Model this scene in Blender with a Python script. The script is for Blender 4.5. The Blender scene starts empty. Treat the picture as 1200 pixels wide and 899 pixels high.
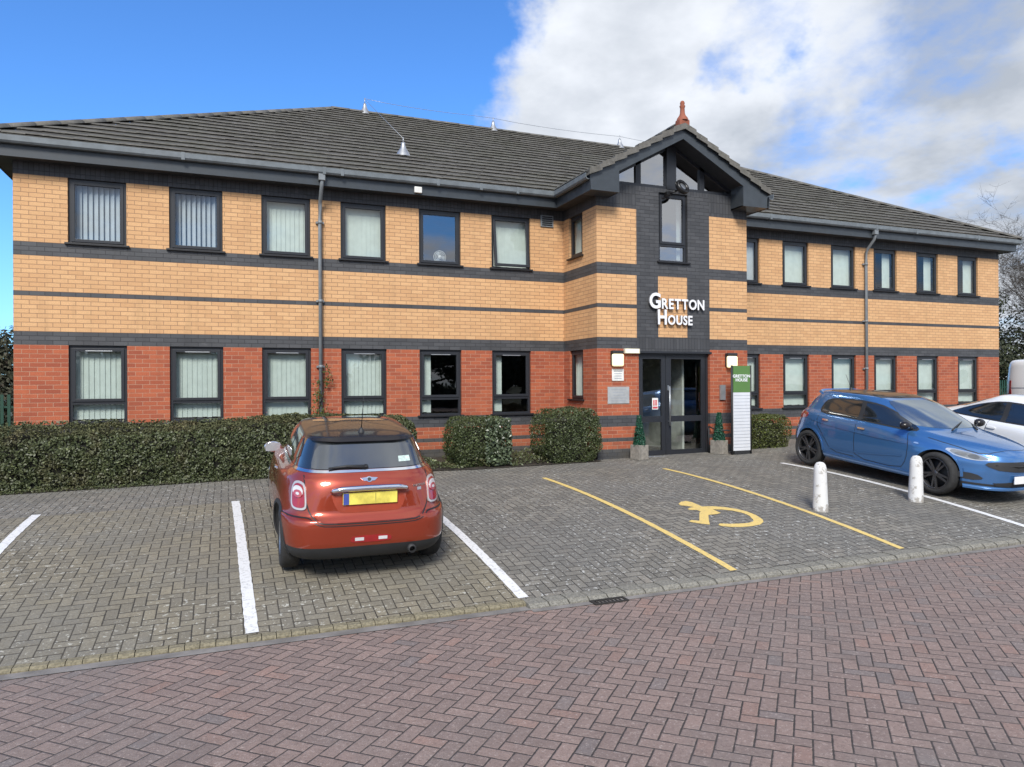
import bpy, bmesh, math, random
import numpy as np
from mathutils import Vector, Matrix
from mathutils.bvhtree import BVHTree
R = math.radians
S = bpy.context.scene
COL = S.collection

# ------------------------------------------------------------------ camera
YAW, PIT, ROL, F = 0.3805, 0.0010, -0.0058, 838.27
CAM = Vector((3.2713, -14.0991, 1.5427))
cam = bpy.data.cameras.new('camera')
cam.sensor_width = 36; cam.lens = F/1200*36; cam.clip_end = 2000; cam.clip_start = .05
cam_o = bpy.data.objects.new('camera', cam); COL.objects.link(cam_o)
_r = Vector((math.cos(YAW), -math.sin(YAW), 0)); _f = Vector((math.sin(YAW), math.cos(YAW), 0)); _u = Vector((0, 0, 1))
_f2 = _f*math.cos(PIT)+_u*math.sin(PIT); _u2 = _u*math.cos(PIT)-_f*math.sin(PIT)
_r3 = _r*math.cos(ROL)+_u2*math.sin(ROL); _u3 = _u2*math.cos(ROL)-_r*math.sin(ROL)
M = Matrix((_r3, _u3, -_f2)).transposed().to_4x4(); M.translation = CAM
cam_o.matrix_world = M
S.camera = cam_o

# ------------------------------------------------------------------ node helpers
class G:
    """small expression helper around a node tree"""
    def __init__(s, nt): s.nt = nt
    def n(s, typ, **kw):
        nd = s.nt.nodes.new(typ)
        for k, v in kw.items(): setattr(nd, k, v)
        return nd
    def put(s, sock, v):
        if isinstance(v, bpy.types.NodeSocket): s.nt.links.new(v, sock)
        elif v is not None:
            if hasattr(sock, 'default_value') and sock.type in ('RGBA',) and len(v) == 3: v = (*v, 1)
            sock.default_value = v
    def m(s, op, a, b=None, c=None, clamp=False):
        nd = s.n('ShaderNodeMath', operation=op); nd.use_clamp = clamp
        for i, v in enumerate((a, b, c)):
            if v is not None: s.put(nd.inputs[i], v)
        return nd.outputs[0]
    def vm(s, op, a, b=None, out=0):
        nd = s.n('ShaderNodeVectorMath', operation=op)
        s.put(nd.inputs[0], a)
        if b is not None: s.put(nd.inputs[1], b)
        return nd.outputs[out]
    def xyz(s, v):
        nd = s.n('ShaderNodeSeparateXYZ'); s.put(nd.inputs[0], v); return nd.outputs
    def comb(s, x, y, z):
        nd = s.n('ShaderNodeCombineXYZ')
        for i, v in enumerate((x, y, z)): s.put(nd.inputs[i], v)
        return nd.outputs[0]
    def mix(s, fac, a, b, blend='MIX'):
        nd = s.n('ShaderNodeMix', data_type='RGBA', blend_type=blend)
        s.put(nd.inputs[0], fac); s.put(nd.inputs[6], a); s.put(nd.inputs[7], b)
        return nd.outputs[2]
    def noise(s, vec, scale, detail=3, rough=.55, out=0, dist=0):
        nd = s.n('ShaderNodeTexNoise'); s.put(nd.inputs['Vector'], vec)
        nd.inputs['Scale'].default_value = scale; nd.inputs['Detail'].default_value = detail
        nd.inputs['Roughness'].default_value = rough; nd.inputs['Distortion'].default_value = dist
        return nd.outputs[out]
    def ramp(s, v, lo, hi, a=0., b=1.):
        nd = s.n('ShaderNodeMapRange', interpolation_type='SMOOTHSTEP')
        s.put(nd.inputs[0], v); nd.inputs[1].default_value = lo; nd.inputs[2].default_value = hi
        nd.inputs[3].default_value = a; nd.inputs[4].default_value = b
        return nd.outputs[0]
    def white(s, vec, out=0):
        nd = s.n('ShaderNodeTexWhiteNoise', noise_dimensions='3D'); s.put(nd.inputs[0], vec); return nd.outputs[out]

# ------------------------------------------------------------------ world, sun, exposure
SUN_EL, SUN_AZ = R(40), R(206)      # azimuth clockwise from +Y (north)
W = bpy.data.worlds.new('World'); S.world = W; W.use_nodes = True
nt = W.node_tree; nt.nodes.clear(); g = G(nt)
sky = g.n('ShaderNodeTexSky', sky_type='NISHITA', sun_disc=False)
sky.sun_elevation = SUN_EL; sky.sun_rotation = SUN_AZ; sky.air_density = 1.0; sky.dust_density = .4; sky.ozone_density = 2.5
d = g.vm('NORMALIZE', g.n('ShaderNodeTexCoord').outputs['Generated'])
dx, dy, dz = g.xyz(d)
zz = g.m('MAXIMUM', dz, 0.0)
den = g.m('ADD', zz, .22)
pl = g.comb(g.m('DIVIDE', dx, den), g.m('DIVIDE', dy, den), 0.)
n1 = g.noise(g.vm('ADD', pl, (3.1, 1.7, 0)), 1.25, 9, .56, dist=.25)
n2 = g.noise(g.vm('ADD', pl, (9.1, 4.2, 2.)), 3.4, 8, .62)
def dirpx(px, py):
    v = _f2 + _r3*((px-600)/F) - _u3*((py-449.5)/F); v.normalize(); return tuple(v)
wv = g.vm('SUBTRACT', g.noise(d, 7.5, 5, .6, out=1), (.5, .5, .5))
dw = g.vm('NORMALIZE', g.vm('ADD', d, g.vm('MULTIPLY', wv, (.20, .20, .20))))
def lobe(px, py, c0, c1):
    return g.ramp(g.vm('DOT_PRODUCT', dw, dirpx(px, py), out=1), math.cos(R(c0)), math.cos(R(c1)))
bias = g.m('SUBTRACT', g.m('MULTIPLY', lobe(1100, 150, 34, 15), .68), .16)
bias = g.m('ADD', bias, g.m('MULTIPLY', lobe(700, 150, 15, 4), .34))
bias = g.m('ADD', bias, g.m('MULTIPLY', lobe(740, 10, 7, 2), .14))
bias = g.m('ADD', bias, g.m('MULTIPLY', lobe(620, 130, 7, 2), .16))
bias = g.m('SUBTRACT', bias, g.m('MULTIPLY', lobe(858, 40, 5.5, .8), .42))
bias = g.m('SUBTRACT', bias, g.m('MULTIPLY', lobe(806, 120, 4.0, .5), .30))
bias = g.m('SUBTRACT', bias, g.m('MULTIPLY', lobe(1197, 192, 3.2, .6), .22))
bias = g.m('SUBTRACT', bias, g.m('MULTIPLY', lobe(110, 60, 36, 17), .50))
bias = g.m('ADD', bias, g.m('MULTIPLY', g.ramp(dy, .35, -.1), .48))
dens = g.m('ADD', g.m('ADD', g.m('MULTIPLY', g.m('SUBTRACT', n1, .5), 1.7), g.m('MULTIPLY', g.m('SUBTRACT', n2, .5), .95)), bias)
mask = g.ramp(dens, -.04, .46)
shade = g.ramp(g.noise(g.vm('ADD', pl, (5.3, 8.8, 1.)), 1.6, 7, .55), .36, .66)
shade = g.m('ADD', g.m('MULTIPLY', shade, .75), g.m('MULTIPLY', lobe(1120, 190, 20, 4), .55), clamp=True)
shade = g.m('MULTIPLY', shade, g.ramp(dy, -.3, .3, .75, 1.))
bright = g.m('SUBTRACT', 1., g.m('MULTIPLY', lobe(960, 40, 7, 1), .6))
shade = g.m('MULTIPLY', shade, bright)
ccol = g.mix(shade, (5.1, 5.3, 5.65), (2.35, 2.6, 3.0))
hz = g.ramp(dz, .28, .0)
scol = g.mix(g.m('MULTIPLY', hz, .15), g.mix(1., sky.outputs[0], (.42, .74, 1.12), 'MULTIPLY'), (2.4, 4.4, 8.2))
scol = g.mix(mask, scol, ccol)
bg = g.n('ShaderNodeBackground'); bg.inputs[1].default_value = .115
nt.links.new(scol, bg.inputs[0])
nt.links.new(bg.outputs[0], g.n('ShaderNodeOutputWorld').inputs[0])
W.cycles.sampling_method = 'MANUAL'; W.cycles.sample_map_resolution = 1024

sun = bpy.data.lights.new('sun', 'SUN'); sun.energy = 2.3; sun.angle = R(18); sun.color = (1., .955, .88)
sun_o = bpy.data.objects.new('sun', sun); COL.objects.link(sun_o)
sd = Vector((math.sin(SUN_AZ)*math.cos(SUN_EL), math.cos(SUN_AZ)*math.cos(SUN_EL), math.sin(SUN_EL)))
sun_o.rotation_euler = sd.to_track_quat('Z', 'Y').to_euler(); sun_o.location = (-10, -20, 30)
S.view_settings.view_transform = 'Standard'; S.view_settings.look = 'None'
S.view_settings.exposure = .86; S.view_settings.gamma = 1
S.render.engine = 'CYCLES'
S.cycles.max_bounces = 8; S.cycles.transparent_max_bounces = 24; S.cycles.caustics_reflective = False; S.cycles.caustics_refractive = False
S.cycles.sample_clamp_indirect = 6

# ------------------------------------------------------------------ object helpers
def tag(o, label=None, cat=None, group=None, kind=None):
    if label: o['label'] = label
    if cat: o['category'] = cat
    if group: o['group'] = group
    if kind: o['kind'] = kind
    return o
def empty(name, loc=(0, 0, 0), rot=(0, 0, 0)):
    o = bpy.data.objects.new(name, None); COL.objects.link(o)
    o.location = loc; o.rotation_euler = rot; o.empty_display_size = .2
    return o
def copy_tree(o, parent=None):
    c = o.copy(); COL.objects.link(c); c.parent = parent
    for ch in [x for x in bpy.data.objects if x.parent == o]: copy_tree(ch, c)
    return c
class MB:
    """collects primitives into ONE mesh"""
    def __init__(s): s.bm = bmesh.new(); s.uv = s.bm.loops.layers.uv.new('UVMap'); s.mats = []
    def mi(s, mat):
        if mat is None: return 0
        if mat not in s.mats: s.mats.append(mat)
        return s.mats.index(mat)
    def quad(s, pts, mat=None, uvs=None):
        f = s.bm.faces.new([s.bm.verts.new(p) for p in pts]); f.material_index = s.mi(mat)
        if uvs:
            for l, u in zip(f.loops, uvs): l[s.uv].uv = u
        return f
    def box(s, a, b, mat=None, M=None, bev=0):
        t = bmesh.new()
        bmesh.ops.create_cube(t, size=1)
        for v in t.verts:
            v.co = Vector([(a[i]+b[i])/2 + v.co[i]*(b[i]-a[i]) for i in range(3)])
        if bev: bmesh.ops.bevel(t, geom=t.edges[:], offset=bev, segments=2, profile=.6, affect='EDGES')
        s.join(t, M, mat)
    def join(s, t, M=None, mat=None):
        if M is not None: t.transform(M)
        mi = s.mi(mat); vm = {}
        for v in t.verts: vm[v] = s.bm.verts.new(v.co)
        for f in t.faces:
            try: nf = s.bm.faces.new([vm[v] for v in f.verts])
            except ValueError: continue
            nf.material_index = mi; nf.smooth = f.smooth
        t.free()
    def tube(s, pts, r, seg=8, mat=None, cap=True, smooth=True):
        pts = [Vector(p) for p in pts]; rs = r if isinstance(r, (list, tuple)) else [r]*len(pts)
        mi = s.mi(mat); rings = []
        for i, p in enumerate(pts):
            t = (pts[min(i+1, len(pts)-1)]-pts[max(i-1, 0)]).normalized()
            a = t.cross(Vector((0, 0, 1)))
            if a.length < .05: a = t.cross(Vector((1, 0, 0)))
            a.normalize(); b = t.cross(a)
            rings.append([s.bm.verts.new(p+a*(rs[i]*math.cos(k*2*math.pi/seg))+b*(rs[i]*math.sin(k*2*math.pi/seg))) for k in range(seg)])
        for i in range(len(rings)-1):
            for k in range(seg):
                f = s.bm.faces.new([rings[i][k], rings[i][(k+1) % seg], rings[i+1][(k+1) % seg], rings[i+1][k]])
                f.smooth = smooth; f.material_index = mi
        if cap:
            for rg in (rings[0], rings[-1]):
                f = s.bm.faces.new(rg); f.material_index = mi
    def lathe(s, prof, seg=32, M=None, mat=None, close=True):
        """prof: list of (r, h) around local z"""
        t = bmesh.new(); rings = []
        for r_, h in prof:
            if r_ < 1e-5: rings.append([t.verts.new((0, 0, h))])
            else: rings.append([t.verts.new((r_*math.cos(k*2*math.pi/seg), r_*math.sin(k*2*math.pi/seg), h)) for k in range(seg)])
        for a, b in zip(rings[:-1], rings[1:]):
            for k in range(seg):
                vs = [a[k % len(a)], a[(k+1) % len(a)], b[(k+1) % len(b)], b[k % len(b)]]
                vs = list(dict.fromkeys(vs))
                if len(vs) > 2: t.faces.new(vs).smooth = True
        s.join(t, M, mat)
    def prism(s, pts, h0, h1, M=None, mat=None, bev=0):
        """extrude 2d outline (x,y) between heights"""
        t = bmesh.new()
        lo = [t.verts.new((x, y, h0)) for x, y in pts]; hi = [t.verts.new((x, y, h1)) for x, y in pts]
        n = len(pts)
        t.faces.new(lo[::-1]); t.faces.new(hi)
        for i in range(n): t.faces.new([lo[i], lo[(i+1) % n], hi[(i+1) % n], hi[i]])
        if bev: bmesh.ops.bevel(t, geom=t.edges[:], offset=bev, segments=2, profile=.6, affect='EDGES')
        s.join(t, M, mat)
    def build(s, name, mat=None, parent=None, label=None, recalc=True, local=True):
        if recalc: bmesh.ops.recalc_face_normals(s.bm, faces=s.bm.faces[:])
        me = bpy.data.meshes.new(name)
        off = Vector((0, 0, 0))
        p = parent
        while p is not None and local: off += p.location; p = p.parent
        if off.length: bmesh.ops.translate(s.bm, verts=s.bm.verts[:], vec=-off)
        s.bm.to_mesh(me); s.bm.free()
        if s.mats:
            for m_ in s.mats: me.materials.append(m_)
        elif mat: me.materials.append(mat)
        o = bpy.data.objects.new(name, me); COL.objects.link(o); o.parent = parent
        if label: o['label'] = label
        return o
def npmesh(name, verts, faces, mat, parent=None, smooth=False):
    """verts (n,3), faces (m,k) numpy"""
    me = bpy.data.meshes.new(name); k = faces.shape[1]
    me.vertices.add(len(verts)); me.vertices.foreach_set('co', verts.astype(np.float32).ravel())
    me.loops.add(faces.size); me.loops.foreach_set('vertex_index', faces.astype(np.int32).ravel())
    me.polygons.add(len(faces)); me.polygons.foreach_set('loop_start', np.arange(0, faces.size, k, dtype=np.int32))
    me.polygons.foreach_set('loop_total', np.full(len(faces), k, dtype=np.int32))
    me.update(calc_edges=True)
    me.materials.append(mat)
    o = bpy.data.objects.new(name, me); COL.objects.link(o); o.parent = parent
    return o

# ------------------------------------------------------------------ materials
def newmat(name):
    m_ = bpy.data.materials.new(name); m_.use_nodes = True
    nt_ = m_.node_tree; b = nt_.nodes['Principled BSDF']
    return m_, G(nt_), b
def simple(name, col, rough=.5, metal=0, var=.12, scale=6, coat=0, bump=0, spec=None):
    m_, g_, b = newmat(name)
    co = g_.n('ShaderNodeTexCoord').outputs['Object']
    n_ = g_.noise(co, scale, 4)
    f_ = g_.ramp(n_, .3, .7)
    c2 = tuple(min(1, c*(1-var)) for c in col); c1 = tuple(min(1, c*(1+var)) for c in col)
    g_.put(b.inputs['Base Color'], g_.mix(f_, c1, c2))
    g_.put(b.inputs['Roughness'], g_.m('ADD', g_.m('MULTIPLY', n_, .16), max(0, rough-.08)))
    b.inputs['Metallic'].default_value = metal
    b.inputs['Coat Weight'].default_value = coat; b.inputs['Coat Roughness'].default_value = .04
    if spec is not None: b.inputs['Specular IOR Level'].default_value = spec
    if bump:
        bp = g_.n('ShaderNodeBump'); bp.inputs['Strength'].default_value = bump; bp.inputs['Distance'].default_value = .01
        g_.put(bp.inputs['Height'], g_.noise(co, scale*6, 4)); g_.put(b.inputs['Normal'], bp.outputs[0])
    return m_
def brick(name, c1, c2, mortar, soldier=False, msize=.010, stain=.25, rough=.85, spots=None):
    m_, g_, b = newmat(name)
    uv = g_.n('ShaderNodeTexCoord').outputs['UV']
    x, y, z = g_.xyz(uv)
    vec = g_.comb(y, x, 0.) if soldier else uv
    t = g_.n('ShaderNodeTexBrick', offset=.0 if soldier else .5, offset_frequency=2, squash=1)
    g_.put(t.inputs['Vector'], vec)
    t.inputs['Scale'].default_value = 1; t.inputs['Mortar Size'].default_value = msize/2
    t.inputs['Mortar Smooth'].default_value = .25; t.inputs['Bias'].default_value = 0
    t.inputs['Brick Width'].default_value = .225; t.inputs['Row Height'].default_value = .075
    t.inputs['Color1'].default_value = (*c1, 1); t.inputs['Color2'].default_value = (*c2, 1); t.inputs['Mortar'].default_value = (*mortar, 1)
    fine = g_.noise(uv, 60, 3); big = g_.noise(uv, 1.3, 5, .6)
    col = g_.mix(g_.m('MULTIPLY', g_.ramp(fine, .35, .7), .35), t.outputs[0], (c2[0]*.62, c2[1]*.62, c2[2]*.62))
    col = g_.mix(g_.m('MULTIPLY', g_.ramp(big, .45, .75), stain), col, (c1[0]*.6, c1[1]*.6, c1[2]*.6))
    sx = g_.noise(g_.comb(g_.m('MULTIPLY', x, 3.), g_.m('MULTIPLY', y, .35), 0.), 1.6, 5, .65)
    col = g_.mix(g_.m('MULTIPLY', g_.ramp(sx, .50, .72), .30), col, (c1[0]*.5, c1[1]*.5, c1[2]*.5))
    col = g_.mix(g_.m('MULTIPLY', g_.m('MULTIPLY', g_.ramp(y, .75, .0), g_.ramp(g_.noise(uv, 2.5, 5, .7), .35, .65)), .45), col, (.10, .085, .06))
    if spots: col = g_.mix(g_.m('MULTIPLY', g_.ramp(g_.noise(uv, 3.2, 6, .7), .6, .72), spots[1]), col, spots[0])
    g_.put(b.inputs['Base Color'], col)
    b.inputs['Roughness'].default_value = rough
    bp = g_.n('ShaderNodeBump'); bp.inputs['Strength'].default_value = .6; bp.inputs['Distance'].default_value = .006
    h = g_.m('ADD', g_.m('SUBTRACT', 1., t.outputs[1]), g_.m('MULTIPLY', fine, .3))
    g_.put(bp.inputs['Height'], h); g_.put(b.inputs['Normal'], bp.outputs[0])
    return m_
TAN = brick('tan_brick', (.71, .43, .215), (.61, .35, .17), (.30, .17, .10), stain=.14)
RED = brick('red_brick', (.47, .125, .055), (.31, .075, .038), (.47, .27, .18), stain=.3, spots=((.50, .30, .20), .10))
SLATE = brick('slate_blue_brick', (.050, .052, .057), (.078, .080, .086), (.020, .021, .025), rough=.6, stain=.3, spots=((.14, .14, .145), .30))
SOLD = brick('slate_blue_soldier_brick', (.046, .048, .053), (.074, .076, .082), (.018, .019, .023), soldier=True, rough=.6, stain=.4, spots=((.12, .12, .13), .3))

def herring(name, ang, bw, tints, joint, jw=.022, moss=None, speck=(.55, .55, .52), speck_amt=.5, rough=.8, patch=None, odd=None):
    m_, g_, b = newmat(name)
    co = g_.n('ShaderNodeTexCoord').outputs['Object']
    x, y, z = g_.xyz(co)
    wob = g_.noise(co, 1.3, 2, out=1)
    wx, wy, wz = g_.xyz(wob)
    x = g_.m('ADD', x, g_.m('MULTIPLY', g_.m('SUBTRACT', wx, .5), bw*.25)); y = g_.m('ADD', y, g_.m('MULTIPLY', g_.m('SUBTRACT', wy, .5), bw*.25))
    ca, sa = math.cos(ang)/bw, math.sin(ang)/bw
    u = g_.m('ADD', g_.m('MULTIPLY', x, ca), g_.m('MULTIPLY', y, sa))
    v = g_.m('SUBTRACT', g_.m('MULTIPLY', y, ca), g_.m('MULTIPLY', x, sa))
    i, j = g_.m('FLOOR', u), g_.m('FLOOR', v)
    fu, fv = g_.m('FRACT', u), g_.m('FRACT', v)
    k = g_.m('FLOORED_MODULO', g_.m('SUBTRACT', i, j), 4.)
    k = g_.m('ROUND', k)
    eq = lambda q: g_.m('COMPARE', k, float(q), .1)
    k1, k2 = eq(1), eq(2)
    isv = g_.m('GREATER_THAN', k, 1.5)
    ish = g_.m('SUBTRACT', 1., isv)
    lu = g_.m('ADD', fu, k1); lv = g_.m('ADD', fv, k2)
    mn = lambda a, w: g_.m('MINIMUM', a, g_.m('SUBTRACT', w, a))
    wu = g_.m('ADD', 1., ish); wv = g_.m('ADD', 1., isv)
    dd = g_.m('MINIMUM', mn(lu, wu), mn(lv, wv))
    idx = g_.comb(g_.m('SUBTRACT', i, k1), g_.m('SUBTRACT', j, k2), isv)
    rn = g_.white(idx); rn2 = g_.white(g_.vm('ADD', idx, (17.3, 5.1, 2.)))
    col = g_.mix(rn, tints[0], tints[1])
    col = g_.mix(g_.m('MULTIPLY', g_.m('GREATER_THAN', rn2, .93), .45), col, tints[2])
    if odd: col = g_.mix(g_.m('MULTIPLY', g_.m('LESS_THAN', rn2, .04), .38), col, odd)
    big = g_.noise(co, .55, 5, .6)
    if patch: col = g_.mix(g_.m('MULTIPLY', g_.ramp(big, .42, .62), patch[1]), col, patch[0])
    mid = g_.noise(co, 7, 5, .65)
    col = g_.mix(g_.m('MULTIPLY', g_.ramp(mid, .4, .7), .35), col, tuple(c*.62 for c in tints[0]))
    fine = g_.noise(co, 38, 6, .9)
    col = g_.mix(g_.m('MULTIPLY', g_.ramp(fine, .545, .62), speck_amt), col, speck)
    col = g_.mix(g_.m('MULTIPLY', g_.ramp(g_.noise(g_.vm('ADD', co, (3., 7., 1.)), 44, 5, .85), .50, .62), .55), col, tuple(c*.45 for c in tints[0]))
    col = g_.mix(g_.m('MULTIPLY', g_.ramp(g_.noise(g_.vm('MULTIPLY', co, (1.6, .45, 1.)), 1.1, 5, .65), .56, .74), .38), col, tuple(c*.42 for c in tints[1]))
    # lichen blotches
    if moss:
        lich = g_.m('MULTIPLY', g_.ramp(g_.noise(co, 20, 3, .7), .60, .645), g_.ramp(g_.noise(co, .9, 3), .36, .58))
        col = g_.mix(g_.m('MULTIPLY', lich, .8), col, moss)
    jm = g_.ramp(g_.m('ADD', dd, g_.m('MULTIPLY', g_.m('SUBTRACT', g_.noise(co, 30, 3, .6), .5), .09)), jw, jw+.035)
    jcol = g_.mix(g_.ramp(big, .4, .6), joint, tuple(c*1.6 for c in joint))
    col = g_.mix(jm, jcol, col)
    g_.put(b.inputs['Base Color'], col); b.inputs['Roughness'].default_value = rough
    bp = g_.n('ShaderNodeBump'); bp.inputs['Strength'].default_value = .7; bp.inputs['Distance'].default_value = .006
    h = g_.m('ADD', g_.m('ADD', g_.ramp(dd, 0., .11), g_.m('MULTIPLY', fine, .7)), g_.m('MULTIPLY', rn, .4))
    g_.put(bp.inputs['Height'], h); g_.put(b.inputs['Normal'], bp.outputs[0])
    return m_
ROADM = herring('red_herringbone_pavers', R(-44.3), .1, ((.285, .203, .172), (.212, .158, .138), (.33, .19, .145)), (.045, .037, .033), jw=.030,
                speck=(.52, .43, .38), speck_amt=.62, patch=((.19, .17, .155), .45), odd=(.14, .15, .155))
BAYM = herring('mossy_tan_pavers', 0., .1, ((.248, .217, .155), (.168, .150, .115), (.28, .24, .17)), (.038, .033, .025), jw=.036, moss=(.50, .49, .43),
               speck=(.38, .35, .27), speck_amt=.6, patch=((.17, .165, .15), .5), rough=.95)
BAYG = herring('grey_pavers', 0., .1, ((.225, .208, .175), (.135, .126, .108), (.26, .23, .19)), (.034, .031, .028), jw=.036, moss=(.52, .52, .49),
               speck=(.38, .37, .33), speck_amt=.6, patch=((.14, .138, .13), .55), rough=.8)

def paint(name, col, worn):
    m_, g_, b = newmat(name)
    co = g_.n('ShaderNodeTexCoord').outputs['Object']
    x, y, z = g_.xyz(co)
    n_ = g_.noise(co, 25, 5, .7); n3 = g_.noise(co, 3, 3)
    j = g_.m('ADD', g_.m('FRACT', g_.m('DIVIDE', y, .1)), g_.m('MULTIPLY', n_, .06))
    jm = g_.m('MULTIPLY', g_.ramp(j, .06, .0), g_.ramp(n3, .3, .6))
    c_ = g_.mix(g_.m('MULTIPLY', g_.ramp(n_, .52, .62), .6), col, worn)
    c_ = g_.mix(g_.m('MULTIPLY', jm, .6), c_, tuple(v*.4 for v in worn))
    g_.put(b.inputs['Base Color'], c_); b.inputs['Roughness'].default_value = .7
    return m_
WHITEP = paint('white_road_paint', (.70, .70, .70), (.38, .38, .36))
YELP = paint('yellow_road_paint', (.68, .50, .17), (.42, .34, .17))

def carpaint(name, col, flake=.25, rough=.32):
    m_, g_, b = newmat(name)
    co = g_.n('ShaderNodeTexCoord').outputs['Object']
    n_ = g_.noise(co, 900, 1)
    g_.put(b.inputs['Base Color'], g_.mix(g_.m('MULTIPLY', n_, .3), col, tuple(min(1, c*1.5) for c in col)))
    dirt = g_.noise(co, 4, 5)
    g_.put(b.inputs['Roughness'], g_.m('ADD', g_.m('MULTIPLY', dirt, .12), rough-.06))
    b.inputs['Metallic'].default_value = flake
    b.inputs['Coat Weight'].default_value = 1; b.inputs['Coat Roughness'].default_value = .03
    return m_
ORANGE = carpaint('burnt_orange_metallic_paint', (.28, .036, .012), .45)
BLUE = carpaint('blue_metallic_paint', (.055, .165, .38), .5, .22)
WCAR = carpaint('white_car_paint', (.72, .74, .76), .0)
ROOFBLK = carpaint('black_roof_paint', (.012, .010, .011), 0, .3)
ROOFBLK.node_tree.nodes['Principled BSDF'].inputs['Coat Weight'].default_value = .45
ROOFBLK.node_tree.nodes['Principled BSDF'].inputs['Specular IOR Level'].default_value = .25
BLKPL = simple('black_plastic', (.022, .023, .025), .6)
DGLASS = simple('car_glass', (.012, .015, .017), .10, var=0, spec=.9, coat=1)
LGLASS = simple('pale_reflecting_glass', (.40, .44, .44), .09, .9, var=.05, scale=2)
RGLASS = simple('rear_glass', (.17, .18, .19), .07, .85, var=.05, scale=2)
MGLASS = simple('mirror_glass', (.42, .45, .48), .25, .3)
LSURR = simple('lamp_surround', (.62, .58, .56), .35, .5)
CHROME = simple('chrome', (.75, .76, .78), .12, 1, var=.03)
RUBBER = simple('tyre_rubber', (.026, .026, .026), .85, bump=.2, scale=20)
RIMB = simple('black_alloy', (.10, .10, .105), .28, .7)
RIMS = simple('silver_alloy', (.45, .46, .48), .35, .9)
REDL = simple('red_lamp_lens', (.30, .012, .014), .15, coat=1)
WHL = simple('clear_lamp_lens', (.62, .62, .64), .15, coat=1)
YPLATE = simple('yellow_plate', (.74, .64, .12), .4, var=.22, scale=9)
WPLATE = simple('white_plate', (.82, .82, .83), .4, var=.03)
PBLUE = simple('plate_blue', (.06, .09, .35), .4)
FRAME = simple('charcoal_window_frame', (.019, .021, .026), .42, var=.08)
SILLM = simple('black_sill', (.012, .012, .014), .5)
FASC = simple('dark_fascia', (.042, .050, .058), .38, var=.1)
GUTT = simple('grey_gutter', (.145, .165, .178), .42, var=.15)
PIPE = simple('grey_downpipe', (.20, .22, .235), .42, var=.12)
SOFF = simple('dark_soffit', (.03, .034, .04), .6)
ALU = simple('galvanised_metal', (.42, .43, .44), .4, .7)
STEEL = simple('stainless', (.40, .42, .44), .35, .8)
TERRA = simple('terracotta', (.27, .085, .048), .8, bump=.3)
PLASTW = simple('white_plastic', (.74, .74, .71), .4)
CREAM = simple('cream_plastic', (.66, .63, .50), .4)
CONC = simple('concrete', (.33, .32, .29), .9, var=.25, scale=8, bump=.4)
SOIL = simple('soil', (.035, .028, .02), 1, var=.4, scale=10, bump=1)
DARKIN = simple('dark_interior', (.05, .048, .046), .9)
CARPET = simple('office_floor', (.06, .058, .056), .95)
GREENS = simple('sign_green', (.095, .20, .055), .4, var=.03)
SIGNW = simple('sign_white', (.66, .68, .72), .35, var=.03)
LETW = simple('letter_white', (.80, .81, .84), .35, var=.03)
LETSIDE = simple('letter_grey_return', (.20, .20, .21), .5)
GREYT = simple('grey_print', (.30, .33, .38), .6)
REDT = simple('red_print', (.55, .06, .08), .5)
FENCEG = simple('green_fence_paint', (.012, .055, .035), .5)
BARK = simple('bark', (.07, .058, .046), .95, var=.35, scale=14, bump=.6)
STONEP = simple('stone_planter', (.25, .23, .20), .9, var=.2, scale=14, bump=.4)
BLACKR = simple('black_ring', (.012, .012, .013), .35)

def leafmat(name, c1, c2, c3, rough=.5, trans=.25):
    m_, g_, b = newmat(name)
    ri = g_.n('ShaderNodeNewGeometry').outputs['Random Per Island']
    co = g_.n('ShaderNodeTexCoord').outputs['Object']
    col = g_.mix(ri, c1, c2)
    col = g_.mix(g_.ramp(g_.noise(co, 2.2, 4), .5, .68), col, c3)
    hi = g_.m('GREATER_THAN', g_.m('FRACT', g_.m('MULTIPLY', ri, 37.7)), .982)
    col = g_.mix(g_.m('MULTIPLY', hi, .7), col, tuple(min(1, c*2.5) for c in c2))
    g_.put(b.inputs['Base Color'], col); b.inputs['Roughness'].default_value = rough
    return m_
HEDGE = leafmat('hedge_leaf', (.042, .056, .021), (.090, .105, .044), (.080, .078, .034))
HEDGE2 = leafmat('shrub_leaf', (.038, .055, .018), (.072, .092, .032), (.060, .072, .026))
HEDGE3 = leafmat('yellow_green_leaf', (.045, .062, .012), (.085, .10, .02), (.07, .075, .016))
TOPI = leafmat('artificial_leaf', (.006, .055, .030), (.012, .085, .045), (.008, .06, .035))
FARL = leafmat('far_foliage', (.030, .036, .020), (.060, .060, .034), (.075, .066, .045), rough=.9)
EVERG = leafmat('evergreen_foliage', (.022, .030, .016), (.045, .055, .024), (.055, .055, .03), rough=.9)
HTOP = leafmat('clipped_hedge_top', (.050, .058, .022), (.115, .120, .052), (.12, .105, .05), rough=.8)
CORE = simple('hedge_core', (.012, .012, .008), 1)

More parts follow.
